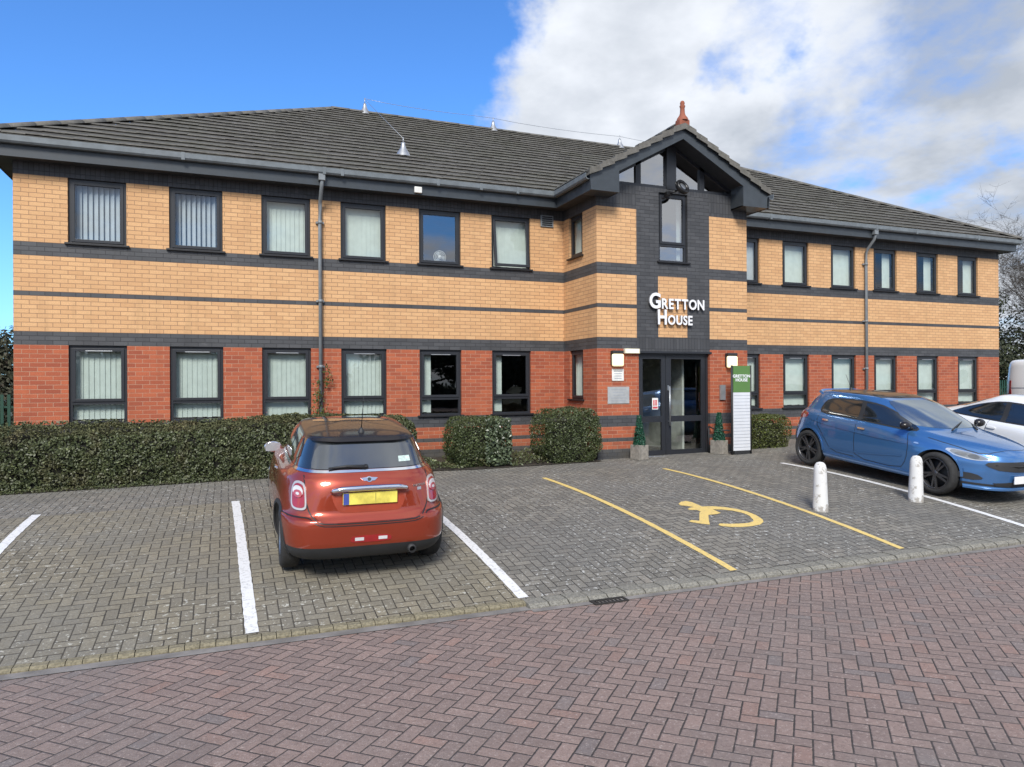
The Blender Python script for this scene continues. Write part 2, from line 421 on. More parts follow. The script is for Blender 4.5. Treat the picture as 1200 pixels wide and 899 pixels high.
def glassmat(name, refl=.10, tint=(.86, .9, .9), rough=.01):
    m_, g_, b = newmat(name)
    g_.nt.nodes.remove(b)
    ge = g_.n('ShaderNodeNewGeometry')
    ca = g_.m('ABSOLUTE', g_.vm('DOT_PRODUCT', ge.outputs['Normal'], ge.outputs['Incoming'], out=1))
    f_ = g_.m('ADD', g_.m('MULTIPLY', g_.m('POWER', g_.m('SUBTRACT', 1., ca), 5.), .9), refl, clamp=True)
    tr = g_.n('ShaderNodeBsdfTransparent'); tr.inputs[0].default_value = (*tint, 1)
    gl = g_.n('ShaderNodeBsdfGlossy'); gl.inputs['Roughness'].default_value = rough
    bp = g_.n('ShaderNodeBump'); bp.inputs['Strength'].default_value = .05; bp.inputs['Distance'].default_value = .02
    g_.put(bp.inputs['Height'], g_.noise(g_.n('ShaderNodeTexCoord').outputs['Object'], 1.5, 1)); g_.put(gl.inputs['Normal'], bp.outputs[0])
    mx = g_.n('ShaderNodeMixShader'); g_.put(mx.inputs[0], f_)
    g_.nt.links.new(tr.outputs[0], mx.inputs[1]); g_.nt.links.new(gl.outputs[0], mx.inputs[2])
    g_.nt.links.new(mx.outputs[0], g_.nt.nodes['Material Output'].inputs[0])
    return m_
GLASS = glassmat('window_glass', .10)
GLASSUP = glassmat('gable_glass', .42, (.4, .42, .45))
GLASSMID = glassmat('coated_glass', .40)
BLIND = simple('pale_green_blind', (.62, .68, .62), .8, var=.05)
BLIND_SKYGREY = simple('sky_tinted_grey_blind', (.50, .54, .58), .8, var=.05)  # sky reflection of the first upper panes put into the slat colour

# ------------------------------------------------------------------ ground shape
def clamp(v, a, b): return max(a, min(b, v))
def kerb_y(x): return -7.754-.0181*x
def hpark(x, y):
    x = clamp(x, -5, 24)
    q = lambda y: -.2265+.0749*(y+5)-.0144*(y+5)**2
    if y < -3: z = q(max(y, -8.3))
    else: z = q(-3)+.025*(min(y, -.6)+3)
    return z+.0122*x
def hroad(x, y):
    x = clamp(x, -5, 24)
    return -.4705+.0052*(x-6)-.0281*(max(y, -15)+10)
def H(x, y): return hpark(x, y) if y > kerb_y(x)-.05 else hroad(x, y)

def sheet(name, xs, ys_of_x, hf, mat, dz=0, thick=.03):
    """grid sheet; ys_of_x(x) gives list of y"""
    V = []; n = None
    for x in xs:
        ys = ys_of_x(x); n = len(ys)
        for y in ys: V.append((x, y, hf(x, y)+dz))
    Fc = []
    for i in range(len(xs)-1):
        for j in range(n-1):
            a = i*n+j; Fc.append((a, a+n, a+n+1, a+1))
    me = bpy.data.meshes.new(name); me.from_pydata(V, [], Fc); me.materials.append(mat)
    for p in me.polygons: p.use_smooth = True
    o = bpy.data.objects.new(name, me); COL.objects.link(o)
    return tag(o, kind='structure')
def lin(a, b, n): return [a+(b-a)*i/n for i in range(n+1)]

GRASS = simple('rough_ground', (.06, .065, .035), 1, var=.3, scale=3, bump=.5)
ASPH = simple('asphalt', (.055, .055, .056), .9, var=.15, scale=3, bump=.3)
gx = [-600, -200, -80, -40]+lin(-20, 40, 30)+[60, 100, 200, 600]
gy = [-600, -200, -80, -40, -25]+lin(-16, 10, 52)+[20, 60, 200, 600]
sheet('ground', gx, lambda x: gy, lambda x, y: min(H(x, y), hpark(x, max(y, -8.1)) if y > -8.6 else 9)-.10, GRASS)
xb = 1.0+2.4165*2+.045          # line between the second and third bay
def lineX(k, y): return 1.0009+2.4165*k-.0157*(y+5)
Y_SPLIT = -3.25
# kerb geometry first: bays stop at the kerb
def ys_bay(x): return lin(kerb_y(x), Y_SPLIT, 14)
sheet('tan_bay_paving', lin(-30, lineX(2, -5.5), 60), ys_bay, hpark, BAYM)
sheet('grey_bay_paving', lin(lineX(2, -5.5)+.0, 40, 60), ys_bay, hpark, BAYG)
sheet('footway_paving', lin(-30, 40, 70), lambda x: lin(Y_SPLIT, 0.4 if not (0) else 0, 8), hpark, BAYG)
sheet('road', lin(-40, 50, 90), lambda x: lin(-40, kerb_y(x)-.21 if x > 5.9 else kerb_y(x)-.23, 60), hroad, ROADM)

# kerb stones and channel
KC = simple('mossy_kerb', (.20, .175, .115), .95, var=.3, scale=45, bump=.3)
KG = simple('grey_kerb', (.205, .195, .165), .95, var=.3, scale=45, bump=.25)
CHAN = simple('smooth_channel', (.20, .185, .17), .85, var=.25, scale=5, bump=.2)
def kerb(name, x0, x1, ln, dp, mat, rise):
    mb = MB(); x = x0; rnd = random.Random(4)
    while x < x1:
        w = ln*rnd.uniform(.96, 1.04)
        y1 = kerb_y(x+w/2)-.002; y0 = y1-dp+rnd.uniform(-.004, .004)
        zt = hpark(x, y1)+.002+rnd.uniform(-.004, .004); zb = hroad(x, y0)-.05
        gp = .003 if ln < .15 else .006; xa, xb_ = x+gp, x+w-gp; bv = rise
        prof = [(y1, zb), (y1, zt), (y0+bv, zt-.001), (y0, zt-bv*.6), (y0, zb)]
        n = len(prof)
        A = [mb.bm.verts.new((xa, p[0], p[1])) for p in prof]; B = [mb.bm.verts.new((xb_, p[0], p[1])) for p in prof]
        for i in range(n): mb.bm.faces.new([A[i], B[i], B[(i+1) % n], A[(i+1) % n]])
        mb.bm.faces.new(A); mb.bm.faces.new(B)
        x += w
    return tag(mb.build(name, mat), kind='structure')
kerb('kerb_of_small_blocks', -14, 5.85, .115, .10, KC, .03)
kerb('kerb_of_large_blocks', 5.85, 26, .205, .20, KG, .045)
mb = MB()
for (xa, xe, w0, w1) in ((-14, 5.85, .10, .23), (5.85, 26, .20, .30)):
    n = 60
    for i in range(n):
        a = xa+(xe-xa)*i/n; b_ = xa+(xe-xa)*(i+1)/n
        P_ = []
        for x_, w_ in ((a, w0-.02), (b_, w0-.02), (b_, w1), (a, w1)):
            y_ = kerb_y(x_)-w_; P_.append((x_, y_, hroad(x_, y_)+.004))
        mb.quad(P_)
tag(mb.build('drainage_channel', CHAN), kind='structure')
# gully grate in the channel
mb = MB(); gx0 = 6.45; gy0 = kerb_y(gx0)-.345
gz = hroad(gx0, gy0)+.006
mb.box((gx0, gy0, gz-.02), (gx0+.36, gy0+.025, gz+.008)); mb.box((gx0, gy0+.105, gz-.02), (gx0+.36, gy0+.13, gz+.008))
mb.box((gx0, gy0+.025, gz-.02), (gx0+.025, gy0+.105, gz+.008)); mb.box((gx0+.335, gy0+.025, gz-.02), (gx0+.36, gy0+.105, gz+.008))
for i in range(7): mb.box((gx0+.045+i*.04, gy0+.025, gz-.015), (gx0+.06+i*.04, gy0+.105, gz+.006))
dr = mb.build('drain_grate', simple('cast_iron', (.025, .022, .02), .9))
tag(dr, 'small dark cast iron drain grate in the gutter below the grey kerb', 'drain')

# painted lines
def ribbon(name, p0, p1, w, mat, label, cat='road marking', group=None, jag=.004):
    mb = MB(); n = 60; rnd = random.Random(hash(label) % 1000 if False else len(label))
    p0, p1 = Vector(p0), Vector(p1); t = (p1-p0).normalized(); s_ = Vector((-t.y, t.x)); prev = None
    for i in range(n+1):
        c_ = p0.lerp(p1, i/n)
        a = c_+s_*(w/2+rnd.uniform(-jag, jag)); b_ = c_-s_*(w/2+rnd.uniform(-jag, jag))
        va = mb.bm.verts.new((a.x, a.y, hpark(a.x, a.y)+.005)); vb = mb.bm.verts.new((b_.x, b_.y, hpark(b_.x, b_.y)+.005))
        if prev: mb.bm.faces.new([prev[0], va, vb, prev[1]])
        prev = (va, vb)
    o = mb.build(name, mat)
    return tag(o, label, cat, group)
yn = lambda x: kerb_y(x)+.02
for k, m_, nm, lb, yfar in ((0, WHITEP, 'white_bay_line', 'white painted bay line at the far left edge of the car park', -3.14),
                      (1, WHITEP, 'white_bay_line', 'white painted bay line to the left of the orange hatchback', -3.21),
                      (2, WHITEP, 'white_bay_line', 'white painted bay line to the right of the orange hatchback ending at the kerb', -3.1),
                      (3, YELP, 'yellow_bay_line', 'yellow bay line on the left of the wheelchair symbol', -3.13),
                      (4, YELP, 'yellow_bay_line', 'yellow bay line between the wheelchair symbol and the white bollards', -3.07),
                      (5, WHITEP, 'white_bay_line', 'thin white bay line running under the side of the blue hatchback', -3.38),
                      (6, WHITEP, 'white_bay_line', 'white bay line on the far side of the blue hatchback', -3.2)):
    y1 = yn(lineX(k, -7.8))
    ribbon(nm, (lineX(k, yfar), yfar), (lineX(k, y1), y1), .105 if m_ is WHITEP else .085, m_, lb, group='painted parking bay lines')
# wheelchair symbol, outline measured on the ground
WC = [(9.191,-5.596),(9.298,-5.503),(9.394,-5.487),(9.436,-5.572),(9.433,-5.692),(9.428,-5.812),(9.584,-5.851),(9.717,-5.941),(9.818,-6.067),(9.869,-6.21),(9.875,-6.382),(9.824,-6.573),(9.761,-6.664),(9.649,-6.737),(9.499,-6.764),(9.346,-6.759),(9.208,-6.718),(9.11,-6.648),(9.093,-6.601),(9.154,-6.551),(9.257,-6.599),(9.389,-6.63),(9.521,-6.644),(9.626,-6.615),(9.677,-6.574),(9.763,-6.395),(9.767,-6.252),(9.705,-6.124),(9.596,-6.029),(9.479,-5.987),(9.475,-6.163),(9.385,-6.194),(9.25,-6.191),(9.1,-6.399),(8.997,-6.555),(8.91,-6.486),(8.826,-6.391),(8.827,-6.347),(8.885,-6.32),(8.965,-6.381),(9.192,-6.075),(9.247,-6.032),(9.25,-5.941),(9.157,-5.912),(9.148,-5.867),(9.225,-5.817),(9.297,-5.808),(9.242,-5.725),(9.176,-5.676)]
t = bmesh.new(); f = t.faces.new([t.verts.new((x, y, 0)) for x, y in WC])
bmesh.ops.triangulate(t, faces=[f])
bmesh.ops.subdivide_edges(t, edges=t.edges[:], cuts=2, use_grid_fill=True)
for v in t.verts: v.co.z = hpark(v.co.x, v.co.y)+.005
mb = MB(); mb.join(t)
tag(mb.build('wheelchair_symbol', YELP), 'yellow wheelchair symbol painted on the grey paving between two yellow lines', 'road marking')

# ================================================================== BUILDING
XL, XR, DEP = 0.0, 24.22, 12.0
BX0, BX1, BY = 10.14, 13.85, -1.5
OV = .31                                  # eaves overhang
bld = empty('office_building', (0, 0, 0))
tag(bld, 'two storey tan and red brick office block with hipped tile roof and entrance bay', 'office building')
c = .075
def wallmat(u, z):
    z += 1e-4
    if z < 3*c: return SLATE
    if z < 5*c: return RED
    if z < 6*c: return SLATE
    if z < 9*c: return RED
    if z < 12*c: return SLATE
    if z < 30*c: return RED
    if z < 33*c: return SLATE
    if z < 41*c: return TAN
    if z < 42*c: return SLATE
    if z < 50*c: return TAN
    if z < 53*c: return SLATE
    if z < 68*c: return TAN
    return SOLD
ZS = [-.6, 0]+[k*c for k in (3, 5, 6, 9, 12, 30, 33, 41, 42, 50, 53, 68)]+[5.34]
def wall(mb, o, d_, L, holes, matf=wallmat, extra_u=(), extra_z=(), ztop=5.34, n=None, rev=.11, u0=0):
    """brick wall from point o along unit dir d_; n = outward normal; holes (u0,u1,z0,z1)"""
    us = sorted({0, L, *[h[0] for h in holes], *[h[1] for h in holes], *extra_u})
    zs = sorted({z for z in ZS if z < ztop} | {ztop, *[h[2] for h in holes], *[h[3] for h in holes], *extra_z})
    P = lambda u, z, k=0: (o[0]+d_[0]*u-n[0]*k, o[1]+d_[1]*u-n[1]*k, z)
    for a, b_ in zip(us[:-1], us[1:]):
        for z0, z1 in zip(zs[:-1], zs[1:]):
            um, zm = (a+b_)/2, (z0+z1)/2
            if any(h[0] < um < h[1] and h[2] < zm < h[3] for h in holes): continue
            mb.quad([P(a, z0), P(b_, z0), P(b_, z1), P(a, z1)], matf(um, zm), [(a+u0, z0), (b_+u0, z0), (b_+u0, z1), (a+u0, z1)])
    for h in holes:
        a, b_, z0, z1 = h
        for z_0, z_1 in zip(zs[:-1], zs[1:]):
            if z_0 >= z0-1e-5 and z_1 <= z1+1e-5:
                m_ = matf(a-.01, (z_0+z_1)/2)
                mb.quad([P(a, z_0), P(a, z_0, rev), P(a, z_1, rev), P(a, z_1)], m_, [(0, z_0), (rev, z_0), (rev, z_1), (0, z_1)])
                mb.quad([P(b_, z_0), P(b_, z_0, rev), P(b_, z_1, rev), P(b_, z_1)], m_, [(0, z_0), (rev, z_0), (rev, z_1), (0, z_1)])
        mb.quad([P(a, z1), P(b_, z1), P(b_, z1, rev), P(a, z1, rev)], SLATE, [(a, z1), (b_, z1), (b_, z1+rev), (a, z1+rev)])
        mb.quad([P(a, z0), P(b_, z0), P(b_, z0, rev), P(a, z0, rev)], SLATE, [(a, z0), (b_, z0), (b_, z0+rev), (a, z0+rev)])
LW = [.7875, 2.345, 3.90, 5.35, 6.905, 8.465]; WW = .885
RW = [14.66, 16.22, 17.81, 19.30, 20.88, 22.50]; RWW = .84
UP = (3.975, 5.10); GR = (.90, 2.25)
def holes(xs, w, off=0): return [(x-off, x-off+w, *zz_) for x in xs for zz_ in (UP, GR)]
mb = MB()
wall(mb, (XL, 0), (1, 0), BX0-XL, holes(LW, WW), n=(0, -1))
mb.build('wall', parent=bld, recalc=False, label='long tan and red brick front wall left of the entrance bay')
mb = MB()
wall(mb, (BX1, 0), (1, 0), XR-BX1, holes(RW, RWW, BX1), n=(0, -1))
mb.build('wall', parent=bld, recalc=False, label='tan and red brick front wall right of the entrance bay')
mb = MB()
wall(mb, (XL, DEP), (0, -1), DEP, [], n=(-1, 0)); wall(mb, (XR, 0), (0, 1), DEP, [], n=(1, 0)); wall(mb, (XR, DEP), (-1, 0), XR, [], n=(0, 1))
mb.build('wall', parent=bld, recalc=False, label='side and rear brick walls')
# bay
DX0, DX1 = 11.10, 12.86
PX0, PX1 = 11.06, 12.86       # dark pillar
TX0, TX1 = 11.575, 12.29      # tan panel
WX0, WX1, WZ0, WZ1 = 11.60, 12.31, 4.05, 5.50
ZG = 5.58
def baymat(u, z):
    x = BX0+u
    if z > 68*c: return SOLD if (x < PX0 or x > PX1 or z > 5.5) else SLATE
    if PX0 < x < PX1 and z > 2.2:
        if z < 2.50: return SOLD
        if TX0 < x < TX1 and z < 3.76: return TAN
        return SLATE
    return wallmat(u, z)
mb = MB()
L_ = BX1-BX0
wall(mb, (BX0, BY), (1, 0), L_, [(DX0-BX0, DX1-BX0, .04, 2.2), (WX0-BX0, WX1-BX0, WZ0, WZ1)], baymat,
     extra_u=[PX0-BX0, PX1-BX0, TX0-BX0, TX1-BX0], extra_z=[2.2, 2.5, 3.76, 5.5], ztop=ZG, n=(0, -1), rev=.10)
SWH = [(1.5-.90, 1.5-.29, 4.20, 5.10), (1.5-.90, 1.5-.29, 1.20, 2.25)]
wall(mb, (BX0, BY), (0, 1), 1.5, SWH, n=(-1, 0), u0=.1)
wall(mb, (BX1, BY), (0, 1), 1.5, [], n=(1, 0))
mb.build('wall', parent=bld, recalc=False, label='projecting entrance bay walls with dark brick centre pillar')
# inside: floors, partition
mb = MB()
mb.box((.15, .12, 2.70), (XR-.15, DEP-.15, 2.95), CARPET); mb.box((BX0+.15, BY+.25, 2.70), (BX1-.15, .12, 2.95), CARPET)
mb.box((.15, .12, -.30), (XR-.15, DEP-.15, .02), CARPET); mb.box((BX0+.15, BY+.15, -.30), (BX1-.15, .12, .02), CARPET)
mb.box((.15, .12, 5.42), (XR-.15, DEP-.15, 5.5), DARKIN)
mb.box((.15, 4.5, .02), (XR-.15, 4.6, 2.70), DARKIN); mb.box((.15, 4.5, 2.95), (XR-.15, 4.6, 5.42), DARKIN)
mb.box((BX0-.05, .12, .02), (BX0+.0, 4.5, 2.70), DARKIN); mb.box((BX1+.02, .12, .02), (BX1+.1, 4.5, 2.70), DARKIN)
mb.build('interior_floors_and_partitions', parent=bld)
mb = MB(); mb.box((11.0, 1.2, .02), (13.6, 1.25, 2.69)); mb.box((12.5, -1.0, .02), (12.55, 1.2, 2.3)); mb.build('lobby_wall', simple('lobby_paint', (.62, .63, .56), .8), bld)

# ---- roof
ZE = 5.62; YE = -.40; YR = 6.0; SL = (9.14-ZE)/(YR-YE)
def zroof(s): return ZE+SL*s       # s: plan distance from eave
rr = random.Random(2)
def tileplane(mb, org, du, dv, smax, ulim, tw=.335, ch=.31, uoff=0, jit=.006):
    """tiles on a slope: org eave point, du along the eave, dv up-slope in plan, ulim(s)->(u0,u1)"""
    ncr = int(math.ceil(smax/ch)); lip = .052
    du, dv, org = Vector((*du, 0)), Vector((*dv, 0)), Vector(org)
    def P(u, s, h): 
        p = org+du*u+dv*s; p.z = org.z+SLN*s+h; return p
    for i in range(ncr):
        s0, s1 = i*ch, min((i+1)*ch, smax)
        a0, b0 = ulim(s0); a1, b1 = ulim(s1)
        u = math.floor(a0/tw)*tw-(tw/2 if i % 2 else 0)
        while u < b0:
            e0, e1 = max(u, a0), min(u+tw, b0); f0, f1 = max(u, a1), min(u+tw, b1)
            if e1-e0 > .01:
                f0 = clamp(f0, a1, b1); f1 = clamp(f1, a1, b1)
                if f1 < f0: f0 = f1 = (f0+f1)/2
                h0 = lip+rr.uniform(-jit, jit); h1 = lip+rr.uniform(-jit, jit); r3 = .0
                A, B_, C_, D_ = P(e0, s0, h0), P(e1, s0, h1), P(f1, s1, r3), P(f0, s1, r3)
                if (C_-D_).length > .004: mb.quad([A, B_, C_, D_], None, [(e0, s0), (e1, s0), (f1, s1), (f0, s1)])
                else:
                    f_ = mb.bm.faces.new([mb.bm.verts.new(p) for p in (A, B_, C_)])
                    for l, q in zip(f_.loops, ((e0, s0), (e1, s0), (f1, s1))): l[mb.uv].uv = q
                q = [(e0, s0+.001), (e1, s0+.001), (e1, s0), (e0, s0)]
                mb.quad([P(e0, s0-.002, h0-.020), P(e1, s0-.002, h1-.020), B_, A], None, q)
                mb.quad([P(e0, s0-.002, h0-.020), P(e0, s0+.07, .012), P(e1, s0+.07, .012), P(e1, s0-.002, h1-.020)], None, q)
                mb.quad([P(e0, s0-.01, .006), P(e1, s0-.01, .006), P(e1, s0+.075, .008), P(e0, s0+.075, .008)], None, [(e0, s0-.01), (e1, s0-.01), (e1, s0+.075), (e0, s0+.075)])
                mb.quad([P(e0, s0+.07, -.01), P(e1, s0+.07, -.01), P(e1, s0+.07, .014), P(e0, s0+.07, .014)], None, q)
            u += tw
m_, g_, b = newmat('weathered_roof_tile')
uv = g_.n('ShaderNodeTexCoord').outputs['UV']; co = g_.n('ShaderNodeTexCoord').outputs['Object']
ri = g_.n('ShaderNodeNewGeometry').outputs['Random Per Island']
col = g_.mix(ri, (.056, .053, .047), (.112, .107, .097))
col = g_.mix(g_.m('MULTIPLY', g_.ramp(g_.noise(co, .9, 5, .65), .42, .68), .5), col, (.075, .078, .055))
col = g_.mix(g_.m('MULTIPLY', g_.ramp(g_.noise(co, 14, 5, .75), .56, .70), .6), col, (.26, .25, .225))
col = g_.mix(g_.m('MULTIPLY', g_.ramp(g_.noise(co, 40, 4, .7), .5, .7), .5), col, (.045, .042, .038))
ux, uy, uz = g_.xyz(uv)
fy = g_.m('FRACT', g_.m('DIVIDE', uy, .31))
col = g_.mix(g_.m('MULTIPLY', g_.ramp(g_.m('ADD', fy, g_.m('MULTIPLY', g_.noise(co, 9, 4), .5)), .45, .15), .45), col, (.22, .21, .19))
g_.put(b.inputs['Base Color'], col); b.inputs['Roughness'].default_value = .9
bp = g_.n('ShaderNodeBump'); bp.inputs['Strength'].default_value = .5; bp.inputs['Distance'].default_value = .012
g_.put(bp.inputs['Height'], g_.noise(co, 30, 5, .7)); g_.put(b.inputs['Normal'], bp.outputs[0])
TILE = m_
mb = MB()
SLN = SL
XA, XB = XL-.40, XR+.38
RUN = YR-YE
# front plane: split around the gable valley (ridge of the gable dies into this slope)
GXC, GHW = 11.93, 2.18
SLG = (6.80-ZE)/GHW
def vdist(s):               # half width of the gable roof where it meets the main slope at plan run s
    return max(0, GHW-(SLN*s)/SLG)
tileplane(mb, (XA, YE, ZE), (1, 0), (0, 1), RUN, lambda s: (s, (GXC-vdist(s))-XA if vdist(s) > 0 else (XB-XA-s)))
SMAXV = GHW*SLG/SLN
tileplane(mb, (XA, YE, ZE), (1, 0), (0, 1), SMAXV, lambda s: ((GXC+vdist(s))-XA, (XB-XA-s)))
tileplane(mb, (XA, YE+2*RUN, ZE), (0, -1), (1, 0), RUN, lambda s: (s, 2*RUN-s))
tileplane(mb, (XB, YE, ZE), (0, 1), (-1, 0), RUN, lambda s: (s, 2*RUN-s))
tileplane(mb, (XB, YE+2*RUN, ZE), (-1, 0), (0, -1), RUN, lambda s: (s, XB-XA-s))
# gable roof slopes
GY0 = -1.93
SLN = SLG
tileplane(mb, (GXC-GHW, GY0, ZE), (0, 1), (1, 0), GHW, lambda s: (0, YE-GY0+SLG*s/SL+.02), tw=.33, ch=.30)
tileplane(mb, (GXC+GHW, GY0, ZE), (0, 1), (-1, 0), GHW, lambda s: (0, YE-GY0+SLG*s/SL+.02), tw=.33, ch=.30)
roof = mb.build('roof', TILE, bld, recalc=False)
# underlay closing the roof
mb = MB()
e = .02
A0, B0, C0, D0 = (XA+.06, YE+.06, ZE-e), (XB-.06, YE+.06, ZE-e), (XB-.06, YE+2*RUN-.06, ZE-e), (XA+.06, YE+2*RUN-.06, ZE-e)
R0, R1 = (XA+RUN, YR, 9.14-e), (XB-RUN, YR, 9.14-e)
mb.quad([A0, B0, R1, R0]); mb.quad([C0, D0, R0, R1])
for tri in ((A0, R0, D0), (B0, C0, R1)): mb.bm.faces.new([mb.bm.verts.new(p) for p in tri])
g1 = (GXC-GHW+.05, GY0+.03, ZE-.01); g2 = (GXC, GY0+.03, 6.78); g3 = (GXC+GHW-.05, GY0+.03, ZE-.01)
g4 = (GXC-GHW+.05, YE+.1, ZE-.01); g5 = (GXC, 1.7, 6.78); g6 = (GXC+GHW-.05, YE+.1, ZE-.01)
mb.quad([g1, g4, g5, g2]); mb.quad([g3, g2, g5, g6])
mb.build('roof_underlay', SOFF, roof)
# ridge and hip cap tiles
def caps(name, p0, p1, r=.12, ln=.45):
    mb = MB(); p0, p1 = Vector(p0), Vector(p1); t_ = (p1-p0).normalized(); L_ = (p1-p0).length
    a = t_.cross(Vector((0, 0, 1))).normalized(); up = a.cross(t_)
    n = int(L_/ln)
    for i in range(n):
        q0 = p0+t_*(i*L_/n); q1 = p0+t_*((i+1)*L_/n+.03)
        lift = rr.uniform(-.002, .003); ring = []
        for q, rad in ((q0, r*1.0), (q1, r*1.03)):
            ring.append([mb.bm.verts.new(q+a*(rad*math.cos(th))+up*(rad*.6*math.sin(th)+lift)) for th in [math.pi*k/8 for k in range(9)]])
        for k in range(8):
            f_ = mb.bm.faces.new([ring[0][k], ring[0][k+1], ring[1][k+1], ring[1][k]]); f_.smooth = True
        mb.bm.faces.new(ring[0]); mb.bm.faces.new(ring[1])
    return mb.build(name, TILE, roof)
caps('ridge_cap', (XA+RUN, YR, 9.13), (XB-RUN, YR, 9.13), .14)
caps('hip_cap', (XA, YE, ZE+.01), (XA+RUN, YR, 9.13), .13); caps('hip_cap', (XB, YE, ZE+.01), (XB-RUN, YR, 9.13), .13)
caps('gable_ridge_cap', (GXC, GY0-.02, 6.82), (GXC, 1.66, 6.82), .11)
# verge cloaks along the gable front
for s_ in (-1, 1):
    mb = MB(); n = 8
    for i in range(n):
        a0, a1 = i/n, (i+1)/n
        x0 = GXC+s_*GHW*(1-a0); x1 = GXC+s_*GHW*(1-a1)
        z0 = ZE+.035+SLG*GHW*a0; z1 = ZE+.015+SLG*GHW*a1
        for yy, zz_ in (((GY0-.05, GY0+.10), 0),):
            P_ = [(x0, yy[0], z0+.02), (x0, yy[1], z0+.02), (x1, yy[1], z1), (x1, yy[0], z1)]
            mb.quad(P_); mb.quad([(x0, yy[0], z0+.02), (x1, yy[0], z1), (x1, yy[0], z1-.12), (x0, yy[0], z0-.10)])
            mb.quad([(x0, yy[0], z0+.02), (x0, yy[1], z0+.02), (x0, yy[1], z0-.10), (x0, yy[0], z0-.10)])
    mb.build('verge_tiles', TILE, roof)

# ---- eaves: fascia + soffit + gutter following a path
def eave_path(name_tag, pts, closed=False):
    pts = [Vector(p) for p in pts]
    def sweep(name, prof, mat):
        mb = MB(); rings = []
        for i, p in enumerate(pts):
            d0 = (pts[i]-pts[i-1]).normalized() if i > 0 else (pts[1]-pts[0]).normalized()
            d1 = (pts[i+1]-pts[i]).normalized() if i < len(pts)-1 else d0
            n0 = Vector((d0.y, -d0.x)); n1 = Vector((d1.y, -d1.x)); m2 = (n0+n1)
            m2 = m2/(m2.dot(n0)) if m2.length > .01 else n0
            rings.append([mb.bm.verts.new((p.x+m2.x*o_, p.y+m2.y*o_, z_)) for o_, z_ in prof])
        k = len(prof)
        for a, b_ in zip(rings[:-1], rings[1:]):
            for i in range(k): mb.bm.faces.new([a[i], b_[i], b_[(i+1) % k], a[(i+1) % k]])
        mb.bm.faces.new(rings[0]); mb.bm.faces.new(rings[-1])
        return mb.build(name, mat, bld)
    sweep('fascia', [(OV-.02, 5.295), (OV, 5.295), (OV, 5.54), (OV-.02, 5.54)], FASC)
    sweep('soffit', [(-.02, 5.307), (OV-.021, 5.307), (OV-.021, 5.327), (-.02, 5.327)], SOFF)
    sweep('gutter', [(OV+.002, 5.50), (OV+.03, 5.485), (OV+.09, 5.49), (OV+.115, 5.52), (OV+.118, 5.61), (OV+.105, 5.61), (OV+.10, 5.53), (OV+.085, 5.505), (OV+.03, 5.50), (OV+.002, 5.515)], GUTT)
eave_path('l', [(XL, DEP), (XL, 0), (BX0, 0), (BX0, GY0+.06)])
eave_path('r', [(BX1, GY0+.06), (BX1, 0), (XR, 0), (XR, DEP)])
# gutter unions
for x in [2.6, 5.0, 5.33, 7.2, 8.1, 8.9, 18.95, 20.4]+[15.5, 22.8]:
    mb = MB(); mb.box((x-.03, -OV-.123, 5.482), (x+.03, -OV-.002, 5.615), bev=.004)
    mb.build('gutter_joint', GUTT, bld)
# gable barge boards and boxed eaves ends
GYF = GY0+.02
for s_ in (-1, 1):
    X = lambda v: GXC+s_*v
    mb = MB()
    # raking board : outer edge follows the roof underside
    top = lambda v: ZE-.02+SLG*(GHW-v)
    pts = [(X(GHW-.03), top(GHW-.03)), (X(0), top(0)), (X(0), top(0)-.27), (X(1.50), top(1.50)-.27)]
    pts += [(X(1.50), 5.28), (X(GHW-.06), 5.28)]
    t_ = bmesh.new()
    lo = [t_.verts.new((p[0], GYF, p[1])) for p in pts]; hi = [t_.verts.new((p[0], GYF+.03, p[1])) for p in pts]
    t_.faces.new(lo); t_.faces.new(hi[::-1])
    for i in range(len(pts)): t_.faces.new([lo[i], lo[(i+1) % len(pts)], hi[(i+1) % len(pts)], hi[i]])
    mb.join(t_)
    # inner side and underside of the box, back to the wall
    a, b_ = sorted((X(1.50), X(1.52)))
    mb.box((a, GYF+.03, 5.28), (b_, BY-.002, top(1.5)-.25))
    a, b_ = sorted((X(1.50), X(GHW-.06)))
    mb.box((a, GYF+.03, 5.28), (b_, BY-.002, 5.30))
    a, b_ = sorted((X(GHW-.08), X(GHW-.06)))
    mb.box((a, GYF+.03, 5.30), (b_, BY-.03, ZE))
    mb.build('barge_board', FASC, bld)
    # raking soffit
    mb = MB()
    z0, z1 = top(1.5)-.25, top(0)-.25
    mb.quad([(X(1.5), GYF+.03, z0), (X(0), GYF+.03, z1), (X(0), BY+.3, z1), (X(1.5), BY+.3, z0)])
    mb.build('raking_soffit', SOFF, bld)
# gable glazing behind
yg = BY+.05
topg = lambda x: ZE-.02-.27+SLG*(GHW-abs(x-GXC))+.02
mb = MB()
def bar(x0, x1, z0=ZG, d0=-.03, d1=.05):
    za, zb_ = topg(x0)+.0, topg(x1)+.0
    t_ = bmesh.new(); q = [(x0, z0), (x1, z0), (x1, zb_)]
    if x0 < GXC < x1: q.append((GXC, topg(GXC)))
    q.append((x0, za)); lo = [t_.verts.new((p[0], yg+d0, p[1])) for p in q]; hi = [t_.verts.new((p[0], yg+d1, p[1])) for p in q]
    t_.faces.new(lo); t_.faces.new(hi)
    for i in range(len(q)): t_.faces.new([lo[i], lo[(i+1) % len(q)], hi[(i+1) % len(q)], hi[i]])
    mb.join(t_)
for x in (11.13, 12.70): bar(x-.06, x+.06)
bar(GXC-.13, GXC+.10, d0=-.06)
mb.box((10.42, yg-.035, ZG-.002), (13.45, yg+.05, ZG+.06))
